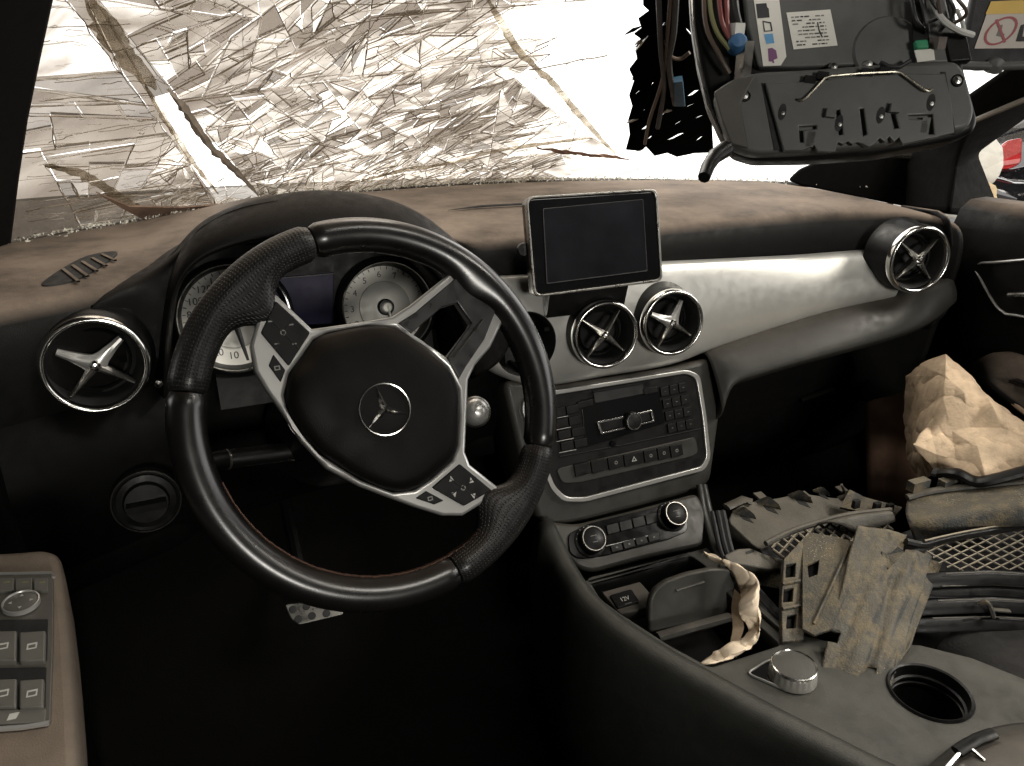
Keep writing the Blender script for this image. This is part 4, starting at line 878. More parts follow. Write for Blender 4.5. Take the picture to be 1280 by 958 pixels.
put('spring_wire', MB().tube([op.wp(*p) for p in ((998, 124, .019), (1003, 126, .020), (1009, 122, .020), (1031, 98, .019), (1040, 95, .019), (1075, 92, .019), (1118, 90, .019), (1126, 91, .019), (1155, 112, .020), (1161, 114, .020), (1166, 111, .019))], .0012, 8).mesh(), M['wire'], oc)
put('black_hose', MB().tube([op.wp(*p) for p in ((1100, 78, .012), (1112, 84, .013), (1125, 84, .013), (1138, 76, .012))], .002, 8).mesh(), M['wire_black'], oc)
# labels
lb = pxplate('colour_code_label', op, [[(941, -8), (973, -8), (983, 71), (976, 82), (954, 83)]], .0004, M['paper'], bp_, 0, .0006)
pxplate('black_mark', op, [[(945, 5), (958, 4), (959, 9), (961, 11), (962, 22), (947, 23)]], .0002, M['ink'], lb, 0, .0009)
pxplate('outline_mark', op, [[(953, 26), (964, 28), (966, 39), (955, 40)], [(954.5, 28), (962.5, 29.5), (964, 38), (956.5, 38.5)]], .0002, M['ink'], lb, 0, .0009)
pxplate('blue_mark', op, [[(955, 43), (966, 42), (968, 54), (958, 55)]], .0002, M['lblue'], lb, 0, .0009)
pxplate('purple_mark', op, [[(960, 61), (965, 60), (970, 63), (972, 73), (967, 75), (968, 79), (966, 79), (965, 77), (961, 77)]], .0002, M['purple'], lb, 0, .0009)
l2 = pxplate('type_label', op, [[(983, 16), (1038, 12), (1047, 57), (992, 62)]], .0004, M['paper'], bp_, 0, .0006)
ug = random.Random(3)
for i in range(9):
    y = 21 + i * 4.4; x = 989 + i * .9; end = 1030 + i * .9
    while x < end:
        w = ug.uniform(2, 7)
        if ug.random() < .75:
            pxplate('print_line', op, [[(x, y - (x - 989) * .06), (min(x + w, end), y - (min(x + w, end) - 989) * .06), (min(x + w, end), y + 1.6 - (min(x + w, end) - 989) * .06), (x, y + 1.6 - (x - 989) * .06)]], .0002, M['printd'] if ug.random() < .6 else M['ink'], l2, 0, .0009)
        x += w + ug.uniform(.8, 2)
put('pen_mark', MB().tube([op.wp(1022, 28, .0008), op.wp(1024, 38, .0008), op.wp(1028, 47, .0008)], .0006, 5).mesh(), M['ink'], l2)
# motor drum, green plug and tag
dr = Pl(op.wp(1108, 62, .0), op.n); put('speaker_boss', MB().lathe([(.030, 0), (.028, .003), (0, .004)], dr, 36).mesh(), M['ovh'], oc)
pxplate('ribbon', op, [[(1139, 0), (1158, 0), (1163, 58), (1142, 58)]], .002, M['black'], oc, .0004, .008)
gpz = pxplate('green_plug', op, [[(1144, 50), (1160, 49), (1162, 60), (1146, 61)]], .008, M['green'], oc, .0015, .014, r=.002)
pxplate('white_tag', op, [[(1143, 63), (1167, 61), (1169, 75), (1147, 78)]], .001, M['paper'], oc, 0, .010)
put('yellow_plug', MB().box(op.wp(1172, 54, .01), (.010, .01, .01)).mesh(), M['wire_brown'], oc)
# wires in the cavity on the left and at the top right
def wire(pts, r, mat, par, D=None): return put('wire', MB().tube(spline([op.wp(*p) for p in pts], 5), r, 7).mesh(), mat, par)
wire([(886, -40, .0), (888, 10, .004), (896, 40, .006), (912, 62, .006)], .0022, M['wire_yellow'], oc)
wire([(896, -40, .004), (900, 10, .008), (905, 35, .008), (918, 58, .006)], .0022, M['wire_red'], oc)
wire([(906, -40, .004), (908, 8, .008), (909, 30, .006), (916, 50, .004)], .0026, M['wire_red'], oc)
wire([(880, -40, .0), (882, 30, .003), (900, 70, .004), (912, 92, .0)], .0022, M['wire_brown'], oc)
wire([(915, -40, .002), (920, 10, .004), (924, 30, .004)], .003, M['wire_black'], oc)
put('blue_connector', MB().lathe([(0, .009), (.006, .008), (.009, .002), (.009, -.01)], Pl(op.wp(922, 54, .006), op.n), 20).mesh(), M['conn_blue'], oc)
put('white_connector', MB().box(op.wp(920, 38, .006), (.011, .012, .012)).mesh(), M['conn_white'], oc)
put('grey_bracket', MB().box(op.wp(930, 76, .0), (.010, .012, .034)).mesh(), M['ventgrey'], oc)
ug = random.Random(5)
for i in range(6):
    x = 1130 + i * 11; m_ = ug.choice(['wire_black', 'wire_brown', 'wire_orange', 'wire_yellow', 'wire_black', 'wire_brown'])
    wire([(x + ug.uniform(-10, 10), -40, .0), (x + 8, -8, .02 + .002 * i), (x + ug.uniform(10, 24), 14 + ug.uniform(0, 14), .022), (x + ug.uniform(0, 30), 26 + ug.uniform(0, 16), .012)], .0017, M[m_], oc)
wire([(1165, 0, .02), (1178, 24, .024), (1198, 38, .02), (1216, 44, .01)], .0028, M['conn_white'], oc)
wire([(1196, 12, .01), (1202, 26, .012), (1206, 40, .008)], .0018, M['conn_white'], oc)
pxplate('side_bracket', op, [[(1178, 40), (1208, 40), (1216, 76), (1186, 78)]], .012, M['black'], oc, .002, .002, r=.003)
hk = [PD(908, 186, .70), PD(893, 196, .69), PD(885, 208, .68), PD(880, 222, .67)]
put('hanging_catch', MB().tube(hk, lambda t: .0075 - .002 * t, 10).mesh(), M['black'], oc)

# ================================================================== sun visor with airbag warning
vp = Pl(PD(1260, 40, .80), (-.55, -.70, -.10), (.30, 0, 1))
vz = thing('sun_visor', vp.w(0, 0, -.01), "dark passenger sun visor with yellow-topped warning sticker", 'sun visor')
pxplate('visor_panel', vp, [[(1222, -40), (1208, 30), (1203, 84), (1216, 90), (1330, 86), (1330, -40)]], .016, mk('visor_grey', (.035, .035, .037), .7, grain=.3), vz, .005, -.001, r=.006)
st = pxplate('sticker', vp, [[(1239, 2), (1330, -2), (1330, 60), (1218, 61)]], .0004, M['visor_print'], vz, 0, .0002)
pxplate('yellow_band', vp, [[(1239, 2), (1330, -2), (1330, 16), (1232, 18)]], .0003, M['yellow'], st, 0, .0005)
u, v = vp.hit(1251, 39, .0005)
el_ = lambda a, b, n=32: [(u + a * math.cos(2 * math.pi * k / n) + .28 * b * math.sin(2 * math.pi * k / n), v + b * math.sin(2 * math.pi * k / n)) for k in range(n)]
plate('prohibition_ring', vp, [el_(.0125, .0148), el_(.0105, .0126)], .0002, M['maroon'], st, 0, .0007)
d = Vector((.009, -.009)); q_ = Vector((.0008, .0008)); plate('prohibition_bar', vp, [[tuple(Vector((u, v)) - d - q_), tuple(Vector((u, v)) + d - q_), tuple(Vector((u, v)) + d + q_), tuple(Vector((u, v)) - d + q_)]], .0002, M['maroon'], st, 0, .0008)
plate('seat_symbol', vp, [[(u - .003, v + .005), (u - .001, v + .006), (u + .001, v - .001), (u + .005, v - .002), (u + .004, v - .005), (u - .002, v - .005)]], .0002, M['printd'], st, 0, .00065)
pxplate('black_symbol', vp, [[(1276, 32), (1281, 30), (1278, 46), (1330, 44), (1330, 52), (1270, 52)]], .0002, M['ink'], st, 0, .0007)
put('visor_rail', MB().tube([vp.wp(1200, 82, .004), vp.wp(1240, 83, .006), vp.wp(1330, 80, .006)], .0045, 10).mesh(), M['ovh'], vz)
put('visor_clip', MB().lathe([(0, .012), (.008, .009), (.009, -.01)], Pl(vp.wp(1243, 82, 0), vp.n), 16).mesh(), M['ovh'], vz)
# underside of roof edge over the passenger pillar
# ================================================================== outside: daylight, workshop floor, shutter, neighbour car
def emis(name, c, s):
    m = bpy.data.materials.new(name); m.use_nodes = True; N = m.node_tree.nodes; N.remove(N['Principled BSDF'])
    e = N.new('ShaderNodeEmission'); e.inputs[0].default_value = (*c, 1); e.inputs[1].default_value = s
    m.node_tree.links.new(e.outputs[0], N['Material Output'].inputs[0]); return m
rows = [[Vector((.5 + 11 * math.sin(R_(a)), 11 * math.cos(R_(a)), z)) for a in range(-75, 126, 5)] for z in (-.4, 2, 5, 8)]
put('sky', MB().grid(rows).mesh(), emis('daylight', (1, .975, .94), SKY), None, kind='structure')
put('ground', MB().grid([[(x, y, -.42) for x in (-14, -4, 0, 4, 14)] for y in (-8, 0, 6, 14)]).mesh(ang=0), mk('concrete', (.28, .26, .235), .8, grain=.3, grain_s=60, var=.3, var_s=3), None, kind='structure')
# dark neighbour car with a red tail light
ncx = PD(1290, 215, 4.3)
nc = thing('parked_car', (ncx.x, ncx.y, -.42), 'black parked car with red tail light outside the passenger window', 'car')
cpnt = mk('black_paint', (.012, .012, .014), .15, coat=1)
sec = [(-.1, .0), (-.16, .25), (-.12, .55), (0, .86), (.05, .95), (.5, 1.35), (1.4, 1.42), (2.6, 1.0), (3.9, .85), (4.0, .2)]
rows = []
for w, k in ((-.86, .96), (-.88, 1), (-.6, 1.01), (0, 1.02), (.6, 1.01), (.88, 1), (.86, .96)):
    rows.append([Vector((ncx.x + .15 + d * k, ncx.y - .35 + w, -.30 + z * (1 if abs(w) < .7 or z < .9 else .96))) for d, z in sec])
o = put('body', MB().grid(subgrid(rows, 2, 3), caps=False).mesh(ang=50), cpnt, nc); mod_solid(o, .01, 0)
tlp = Pl(PD(1252, 197, 4.18), (-.75, -.62, .05))
tl = plate('tail_light', tlp, [fillet(tlp.pts([(1240, 212), (1243, 190), (1258, 176), (1278, 172), (1276, 204), (1262, 212)]), .02)], .05, mk('red_lens', (.55, .03, .035), .2, coat=1), nc, .01, .02)
plate('light_band', tlp, [fillet(tlp.pts([(1241, 203), (1275, 198), (1274, 204), (1241, 209)]), .005)], .01, mk('pink_lens', (.75, .25, .25), .2), tl, .002, .026)
tp_ = Pl(PD(1262, 230, 4.24), (-.75, -.62, .05)); pxplate('boot_panel', tp_, [[(1237, 210), (1262, 212), (1300, 204), (1300, 268), (1236, 264)]], .08, cpnt, nc, .015, 0, r=.03)
put('rear_bumper', MB().tube([PD(1238, 236, 4.25), PD(1262, 244, 4.15), PD(1330, 242, 4.2)], .10, 12, flat=.7).mesh(), cpnt, nc)
put('rear_window', MB().add([PD(1266, 160, 4.1), PD(1285, 128, 4.3), PD(1340, 120, 4.3), PD(1340, 160, 4.1), PD(1268, 161, 4.16), PD(1340, 161, 4.16)], [(0, 1, 2, 3), (0, 3, 5, 4)]).mesh(ang=0), M['gloss'], nc)
for dx in (.9, 3.4): put('wheel', MB().lathe([(0, .1), (.2, .1), (.23, .08), (.31, .09), (.33, .04), (.33, -.1)], Pl((ncx.x + dx, ncx.y - 1.2, -.09), (0, -1, 0)), 32).mesh(), M['rubber'], nc)
# white and tan sacks heaped beside that car
def sack(name, px, py, D, r, mat, label, seed):
    c = PD(px, py, D); rg = random.Random(seed); bm = bmesh.new(); bmesh.ops.create_icosphere(bm, subdivisions=3, radius=1)
    ph = [rg.uniform(0, 6) for _ in range(6)]
    for v in bm.verts:
        k = 1 + .14 * math.sin(v.co.x * 5 + ph[0]) + .12 * math.sin(v.co.y * 7 + ph[1]) * math.cos(v.co.z * 5 + ph[2]) + .06 * math.sin(v.co.z * 13 + ph[3])
        v.co = Vector((v.co.x * r[0], v.co.y * r[1], v.co.z * r[2])) * k + c
    me = bpy.data.meshes.new(name); bm.to_mesh(me); bm.free(); smooth(me, 180); put(name, me, mat, None, label=label, cat='sack')
sack('filled_sack', 1217, 205, 3.4, (.10, .10, .13), mk('white_sack', (.7, .68, .62), .7, var=.1), 'white filled sack outside the passenger window, beside the red tail light', 2)
sack('filled_sack', 1214, 242, 3.2, (.07, .1, .06), mk('tan_sack', (.45, .34, .2), .8, var=.3), 'tan filled sack lying low outside the passenger window', 5)
sack('filled_sack', 1199, 250, 3.0, (.07, .07, .07), mk('grey_sack', (.6, .6, .58), .6, var=.2), 'small pale sack next to the passenger pillar outside', 9)

# ================================================================== shattered windscreen
WSU = Vector((0, -.85, .527))
def wsp(x, s, h=0): return Vector((x, yb(x) + .045, .792)) + WSU * s + Vector((0, -.527, -.85)) * h
def wshit(px, py):
    a, b = .3, 3.0; d = ray(px, py)
    f = lambda D: (lambda p: (p.z - .792) * .85 - (yb(p.x) + .045 - p.y) * .527)(CAM + d * D)
    for _ in range(40):
        m_ = (a + b) / 2
        if f(m_) < 0: a = m_
        else: b = m_
    p = CAM + d * a; return (p.x, (p.z - .792) / .527)
def topx(x, s):
    p = wsp(x, s) - CAM; D = p.dot(FV); return 640 + FPX * p.dot(RV) / D, 479 - FPX * p.dot(UV) / D
def film(name, lo, hi, t0, t1, sc, trans=.18, gl=.22, ridge=True):
    m = bpy.data.materials.new(name); m.use_nodes = True; nt = m.node_tree; N = nt.nodes; L = nt.links; N.remove(N['Principled BSDF'])
    geo = N.new('ShaderNodeNewGeometry'); oi = N.new('ShaderNodeObjectInfo')
    cmb = N.new('ShaderNodeMath'); cmb.operation = 'MULTIPLY'; L.new(oi.outputs['Random'], cmb.inputs[0]); cmb.inputs[1].default_value = .25
    ad = N.new('ShaderNodeVectorMath'); ad.operation = 'ADD'; L.new(geo.outputs['Position'], ad.inputs[0]); L.new(cmb.outputs[0], ad.inputs[1])
    wv = N.new('ShaderNodeTexNoise'); wv.inputs['Scale'].default_value = 6; wv.inputs['Detail'].default_value = 3; L.new(ad.outputs[0], wv.inputs['Vector'])
    ad2 = N.new('ShaderNodeMix'); ad2.data_type = 'VECTOR'; ad2.inputs[0].default_value = .12; L.new(ad.outputs[0], ad2.inputs[4]); L.new(wv.outputs['Color'], ad2.inputs[5])
    mp = N.new('ShaderNodeMapping'); mp.inputs['Rotation'].default_value = (.4, .2, .6); mp.inputs['Scale'].default_value = (.45, 1.6, 1.1); L.new(ad2.outputs[1], mp.inputs[0])
    no = N.new('ShaderNodeTexNoise'); no.inputs['Scale'].default_value = sc; no.inputs['Detail'].default_value = 5; no.inputs['Roughness'].default_value = .55; L.new(mp.outputs[0], no.inputs['Vector'])
    rp_ = N.new('ShaderNodeValToRGB'); e = rp_.color_ramp.elements; e[0].position = t0; e[0].color = (*lo, 1); e[1].position = t1; e[1].color = (*hi, 1); L.new(no.outputs[0], rp_.inputs[0])
    tr = N.new('ShaderNodeBsdfTransparent'); L.new(rp_.outputs[0], tr.inputs[0])
    gs = N.new('ShaderNodeBsdfGlossy'); gs.inputs['Roughness'].default_value = .12; gs.inputs[0].default_value = (.9, .88, .84, 1)
    tl_ = N.new('ShaderNodeBsdfTranslucent'); tl_.inputs[0].default_value = (.8, .74, .66, 1)
    bp = N.new('ShaderNodeBump'); bp.inputs['Strength'].default_value = 1; bp.inputs['Distance'].default_value = .01; L.new(no.outputs[0], bp.inputs['Height']); L.new(bp.outputs[0], gs.inputs['Normal']); L.new(bp.outputs[0], tl_.inputs['Normal'])
    m1 = N.new('ShaderNodeMixShader'); m1.inputs[0].default_value = trans; L.new(tr.outputs[0], m1.inputs[1]); L.new(tl_.outputs[0], m1.inputs[2])
    m2 = N.new('ShaderNodeMixShader'); m2.inputs[0].default_value = gl; L.new(m1.outputs[0], m2.inputs[1]); L.new(gs.outputs[0], m2.inputs[2])
    L.new(m2.outputs[0], N['Material Output'].inputs[0]); return m
GM = {'clear': film('clear_glass', (.86, .87, .87), (.97, .97, .97), .3, .5, 22, .02, .03),
      'film': film('dirty_film', (.36, .335, .31), (.52, .495, .465), .36, .66, 8, .06, .05),
      'foil': film('crumpled_glass', (.36, .335, .31), (.88, .86, .83), .41, .62, 7, .08, .06),
      'grey': film('grey_glass', (.37, .355, .34), (.52, .50, .48), .35, .65, 8, .06, .05),
      'bright': film('crazed_glass', (.42, .395, .37), (.93, .92, .90), .38, .57, 8, .10, .05)}
WSC = wsp(.5, 0)
wsn = thing('windscreen', WSC, 'shattered car windscreen, cracked all over and sagging above the dashboard', 'windscreen')
rg = random.Random(11)
# long straight cracks cut the pane again and again into splinters
tear = [Vector(wshit(*q)) for q in ((176, 95), (206, 100), (235, 140), (262, 180), (290, 212), (326, 246), (268, 246), (240, 208), (214, 170), (192, 125))]
def area(P): return abs(sum(a.x * b.y - a.y * b.x for a, b in zip(P, P[1:] + P[:1]))) / 2
def cut(P, m, n): return clip(P, m, n), clip(P, m, -n)
def clip(poly, m, n):
    out = []
    for i in range(len(poly)):
        a, b = poly[i - 1], poly[i]; da, db = (a - m).dot(n), (b - m).dot(n)
        if da <= 0:
            if db <= 0: out.append(b)
            else: out.append(a + (b - a) * (da / (da - db)))
        elif db <= 0: out.append(a + (b - a) * (da / (da - db))); out.append(b)
    return out
def inpoly(p, L):
    r = False
    for a, b in zip(L, L[1:] + L[:1]):
        if (a.y > p.y) != (b.y > p.y) and p.x < (b.x - a.x) * (p.y - a.y) / (b.y - a.y) + a.x: r = not r
    return r
cells = []; work = [[Vector(q) for q in ((-.40, -.05), (1.40, -.05), (1.40, .66), (-.40, .66))]]
te = [(tear[0], tear[7]), (tear[7], tear[6]), (tear[1], tear[5])]
for a, b in te:
    d = b - a; n = Vector((-d.y, d.x)).normalized(); nw = []
    for P in work:
        A, B = cut(P, a, n); nw += [Q for Q in (A, B) if len(Q) > 2 and area(Q) > 1e-6]
    work = nw
ANG = [50, 42, 60, 35, 130, 145, 100, 12, 75]
while work:
    P = work.pop(); A_ = area(P); c = sum(P, Vector((0, 0))) / len(P); px, py = topx(*c)
    lim = .0040 if px < 190 else (.0007 if px < 690 else .010)
    if py > 200: lim *= .5
    if px < -80 or px > 1320 or py < -90: lim = .05
    if A_ < lim * rg.uniform(.4, 2.2) or len(cells) + len(work) > 1300: cells.append(P); continue
    best = None
    for _ in range(4):
        a = R_(rg.choice(ANG if px > 190 else (5, 12, 80, 100, 170)) + rg.gauss(0, 7)); n = Vector((-math.sin(a), math.cos(a)))
        m1 = c + Vector((rg.gauss(0, .25), rg.gauss(0, .25))) * math.sqrt(A_); Q1, Q2 = cut(P, m1, n)
        if len(Q1) > 2 and len(Q2) > 2:
            k = min(area(Q1), area(Q2))
            if best is None or k > best[0]: best = (k, Q1, Q2)
    if best and best[0] > A_ * .12: work.insert(rg.randrange(len(work) + 1) if len(work) else 0, best[1]); work.insert(0, best[2])
    else: cells.append(P)
crk_d, crk_l, edges_seen = MB(), MB(), set()
def crack(P, r, mb): mb.tube([wsp(*p, h) for p, h in P], r, 4, caps=False)
cells.sort(key=lambda P: -area(P)); n_obj = 0; SPL = {}
for i, poly in enumerate(cells):
    c = sum(poly, Vector((0, 0))) / len(poly); px, py = topx(*c)
    if inpoly(c, tear): continue       # the torn-out strip stays open
    for a, b in zip(poly, poly[1:] + poly[:1]):
        if (a - b).length < .004: continue
        if px > 690 and rg.random() < .8: continue
        k = max(2, int((a - b).length / .02)); q = rg.random()
        pts = [a.lerp(b, j / k) + (Vector((rg.gauss(0, .0011), rg.gauss(0, .0011))) if 0 < j < k else Vector((0, 0))) for j in range(k + 1)]
        if q < .45: crack([(p, .004) for p in pts], rg.uniform(.0003, .0010), crk_d)
        elif q < .85: crack([(p, .0045) for p in pts], rg.uniform(.0003, .0010), crk_l)
    z = rg.random()
    if px > 690: kind = 'clear' if (py < 175 or px > 760) else 'bright'
    elif px < 190: kind = ('bright' if z < .5 else 'film') if py < 60 else ('film' if z < .7 else 'grey')
    elif px < 330: kind = 'foil' if z < .72 else ('film' if z < .82 else 'bright')
    else: kind = 'foil' if z < .74 else ('bright' if z < .93 else 'grey')
    tx, ty = rg.gauss(0, .02), rg.gauss(0, .02); h0 = rg.gauss(0, .0008)
    pts = [p + (c - p).normalized() * .0004 for p in poly]
    top_ = [wsp(*p, h0 + (p - c).x * tx + (p - c).y * ty) for p in pts]; bot = [wsp(*p, h0 + .0012 + (p - c).x * tx + (p - c).y * ty) for p in pts]
    m_ = len(pts); mb = MB().add(top_ + bot, [tuple(range(m_)), tuple(range(2 * m_ - 1, m_ - 1, -1))] + [(k, (k + 1) % m_, m_ + (k + 1) % m_, m_ + k) for k in range(m_)])
    if n_obj < 285 and -20 < px < 1300 and py > -40: put('glass_shard', mb.mesh(ang=0), GM[kind], wsn); n_obj += 1
    else: SPL.setdefault(kind, MB()).add(mb.v, mb.f)
for kind, mb in SPL.items(): put('glass_splinters', mb.mesh(ang=0), GM[kind], wsn, kind='stuff')
# long running cracks, mostly rising to the right, some crossing
for i in range(1150):
    x, s = rg.uniform(-.25, .80), rg.uniform(0, .56); px, py = topx(x, s)
    if px < 40 or px > 720: continue
    a = rg.choice((R_(52), R_(40), R_(62), R_(140), R_(100), R_(15))) + rg.gauss(0, .14); L = rg.uniform(.010, .05) if rg.random() < .8 else rg.uniform(.06, .18); P = []; k = 6
    if px < 190: a = rg.gauss(.1, .15); L *= .6
    for j in range(k): P.append((Vector((x + math.cos(a) * L * (j / (k - 1) - .5), s + math.sin(a) * L * (j / (k - 1) - .5))) + Vector((rg.gauss(0, .0014), rg.gauss(0, .0014))), .005))
    crack(P, rg.uniform(.0002, .00055), crk_d if rg.random() < .5 else crk_l)
# the heavy folds that can be traced: fold on the right, rising fold over the cowl, tear lips, left sag
def fold(pxs, r, mat, flat=.5, h=.006):
    P = [Vector(q) for q in spline([wshit(*q) for q in pxs], 7)]; A, C, B = [], [], []
    for i, q in enumerate(P):
        t = (P[min(i + 1, len(P) - 1)] - P[max(i - 1, 0)]).normalized(); n = Vector((-t.y, t.x)); w = r * rg.uniform(.85, 1.15) * min(1, .25 + 4 * i / len(P), .25 + 4 * (len(P) - 1 - i) / len(P))
        A.append(wsp(*(q + n * w), h + rg.uniform(-.002, .002))); C.append(wsp(*(q + n * rg.uniform(-.3, .3) * w), h + r * flat)); B.append(wsp(*(q - n * w * rg.uniform(.6, 1.3)), h + rg.uniform(-.002, .002)))
    o = put('fold', MB().grid([A, C, B]).mesh(ang=0), mat, wsn); mod_solid(o, .0008, 0); return o
fm = film('fold_film', (.42, .38, .32), (.85, .82, .76), .36, .62, 16, .12, .12)
fb = mk('red_brown_tape', (.26, .155, .115), .6, var=.3, var_s=30)
fold([(606, -10), (625, 22), (650, 62), (690, 100), (715, 130), (745, 165), (768, 188)], .0055, fm)
fold([(450, 222), (500, 210), (560, 200), (620, 185), (680, 176), (740, 168)], .006, fm)
fold([(670, 181), (710, 187), (745, 191), (785, 195)], .0055, fb)
fold([(110, -10), (140, 40), (165, 75), (192, 104)], .012, fm, .3)
fold([(180, 100), (200, 135), (222, 170), (245, 205), (272, 238)], .0035, fm)
fold([(208, 104), (232, 135), (262, 178), (290, 205), (322, 240)], .006, mk('torn_edge', (.30, .25, .20), .5, var=.3, var_s=40))
fold([(55, 200), (95, 210), (130, 230), (165, 252), (200, 268)], .008, fm, .4)
sag = [wsp(*wshit(*p), .008) for p in ((118, 232), (160, 250), (225, 252), (285, 248), (235, 262), (215, 275), (200, 277), (180, 268), (150, 252))]
mb = MB(); mb.add(sag, [tuple(range(len(sag)))]); o = put('sagging_film', mb.mesh(ang=0), mk('brown_film', (.22, .145, .105), .6, var=.3, var_s=40), wsn); mod_solid(o, .003)
o = put('crack_line', crk_d.mesh(ang=0), mk('dark_crack', (.30, .24, .175), .5), wsn, kind='stuff')  # dark inner reflections of the cracks, put into a brown colour
m = bpy.data.materials.new('bright_crack'); m.use_nodes = True; nt = m.node_tree; nt.nodes.remove(nt.nodes['Principled BSDF']); t_ = nt.nodes.new('ShaderNodeBsdfTranslucent'); t_.inputs[0].default_value = (.97, .95, .92, 1); nt.links.new(t_.outputs[0], nt.nodes['Material Output'].inputs[0])  # glints along the cracks, put into a near-white colour
o = put('crack_glint', crk_l.mesh(ang=0), m, wsn, kind='stuff')
# black rubber cowl seal at the foot of the glass
xs_ = [-.32 + i * .06 for i in range(29)]
put('cowl_seal', MB().tube([wsp(x, -.012, .006) for x in xs_], .010, 8, flat=.5).mesh(), M['rubber'], wsn)
# glass crumbs heaped along the foot of the windscreen
mb = MB()
for i in range(1500):
    x = rg.uniform(-.25, 1.25); y = yb(x) + .04 - abs(rg.gauss(0, .03)); sz = rg.uniform(.0012, .004)
    p = Vector((x, y, .790 + sz * .3)); P = [p + Vector([rg.uniform(-sz, sz) for _ in range(3)]) for _ in range(4)]
    mb.add(P, [(0, 1, 2), (0, 3, 1), (1, 3, 2), (0, 2, 3)])
put('glass_crumbs', mb.mesh(ang=0), mk('crumb_glass', (.62, .60, .52), .25), None, label='crumbs of broken glass strewn along the foot of the windscreen', cat='broken glass', kind='stuff')

# ================================================================== mirror bracket: black fritted shards and cables left of the hanging console
FRIT = mk('frit_black', (.003, .003, .003), .9, spec=0)
mbk = thing('mirror_bracket', wsp(*wshit(840, 110), .05), 'broken black mirror mount with loose cables hanging on the windscreen', 'mirror mount')
bpn = Pl(wsp(*wshit(838, 100), .05), (-.18, -.62, -.74))
bl_ = [(803, -30), (806, 8), (812, 14), (801, 22), (804, 34), (797, 44), (803, 52), (794, 62), (797, 76), (788, 88), (791, 104), (786, 118), (789, 134), (783, 150), (787, 168), (784, 186), (800, 190), (810, 184), (818, 196), (834, 190), (846, 197), (868, 192), (892, 194), (890, 150), (880, 110), (874, 60), (870, -30)]
slits = [((826, 36), (834, 26), 4), ((814, 46), (826, 42), 3), ((858, 36), (864, 44), 3), ((793, 98), (812, 90), 2.2), ((791, 121), (804, 113), 4), ((814, 108), (818, 103), 3), ((833, 109), (840, 107), 3), ((824, 127), (838, 120), 3), ((860, 110), (876, 104), 2), ((858, 122), (877, 113), 5), ((861, 92), (873, 93), 1.8), ((798, 142), (812, 136), 2), ((822, 148), (836, 141), 3), ((852, 137), (876, 128), 3), ((800, 164), (816, 156), 3.5), ((838, 160), (858, 150), 3), ((866, 150), (884, 144), 2.4), ((830, 178), (862, 166), 7), ((808, 176), (818, 170), 2.5), ((868, 178), (882, 170), 3), ((806, 62), (816, 58), 2), ((842, 78), (856, 72), 1.6), ((815, 12), (826, 6), 3), ((836, 14), (850, 8), 2.5)]
def slit(a, b, w):
    w *= rg.uniform(.5, 1.1); k_ = rg.uniform(1.0, 1.7); m0 = ((a[0] + b[0]) / 2, (a[1] + b[1]) / 2); a = (m0[0] + (a[0] - m0[0]) * k_, m0[1] + (a[1] - m0[1]) * k_); b = (m0[0] + (b[0] - m0[0]) * k_ * .8, m0[1] + (b[1] - m0[1]) * k_); d = Vector((b[0] - a[0], b[1] - a[1])); n = Vector((-d.y, d.x)).normalized() * w / 2; m_ = (Vector(a) + Vector(b)) / 2
    return [tuple(a), tuple(m_ * .8 + Vector(a) * .2 + n * rg.uniform(.6, 1.2)), tuple(b), tuple(m_ * .7 + Vector(b) * .3 - n * rg.uniform(.5, 1.3))]
bl_ = [(x + rg.uniform(-4, 3) if x < 812 else x, y + rg.uniform(-3, 3)) for x, y in bl_]
put('bracket_body', flat_mesh([bpn.pts(bl_, 0)] + [bpn.pts(slit(*s_), 0) for s_ in slits], .003, .0004), FRIT, mbk, bpn.M)
for i in range(16):
    x, y = rg.uniform(786, 872), rg.uniform(0, 190); L, w = rg.uniform(5, 14), rg.uniform(1.0, 2.6); a = R_(-28 + rg.gauss(0, 10)); c_, s_ = math.cos(a), math.sin(a)
    q = [(x - c_ * L, y - s_ * L), (x + s_ * w, y - c_ * w), (x + c_ * L, y + s_ * L * 1.1), (x - s_ * w * .4, y + c_ * w * .4)]
    pxplate('frit_shard', bpn, [q], .002, FRIT if rg.random() < .7 else M['ventgrey'], mbk, 0, rg.uniform(.001, .012))
for P, r, mt in ((((822, -30), (826, 60), (830, 110), (822, 160)), .004, 'wire_black'), (((846, -30), (842, 40), (836, 80), (844, 130)), .005, 'wire_black'), (((840, -30), (834, 50), (828, 100), (812, 150), (806, 180)), .003, 'wire_brown'), (((862, 66), (850, 74), (838, 70), (832, 52)), .003, 'wire_brown')):
    put('cable', MB().tube(spline([bpn.wp(*p, .024) for p in P], 5), r, 8).mesh(), M[mt], mbk)
put('blue_plug', flat_mesh([bpn.pts([(842, 104), (854, 102), (857, 134), (843, 134)], .03)], .012, .002), mk('dark_blue_plug', (.03, .075, .12), .5), mbk, bpn.M @ Matrix.Translation((0, 0, .03)))
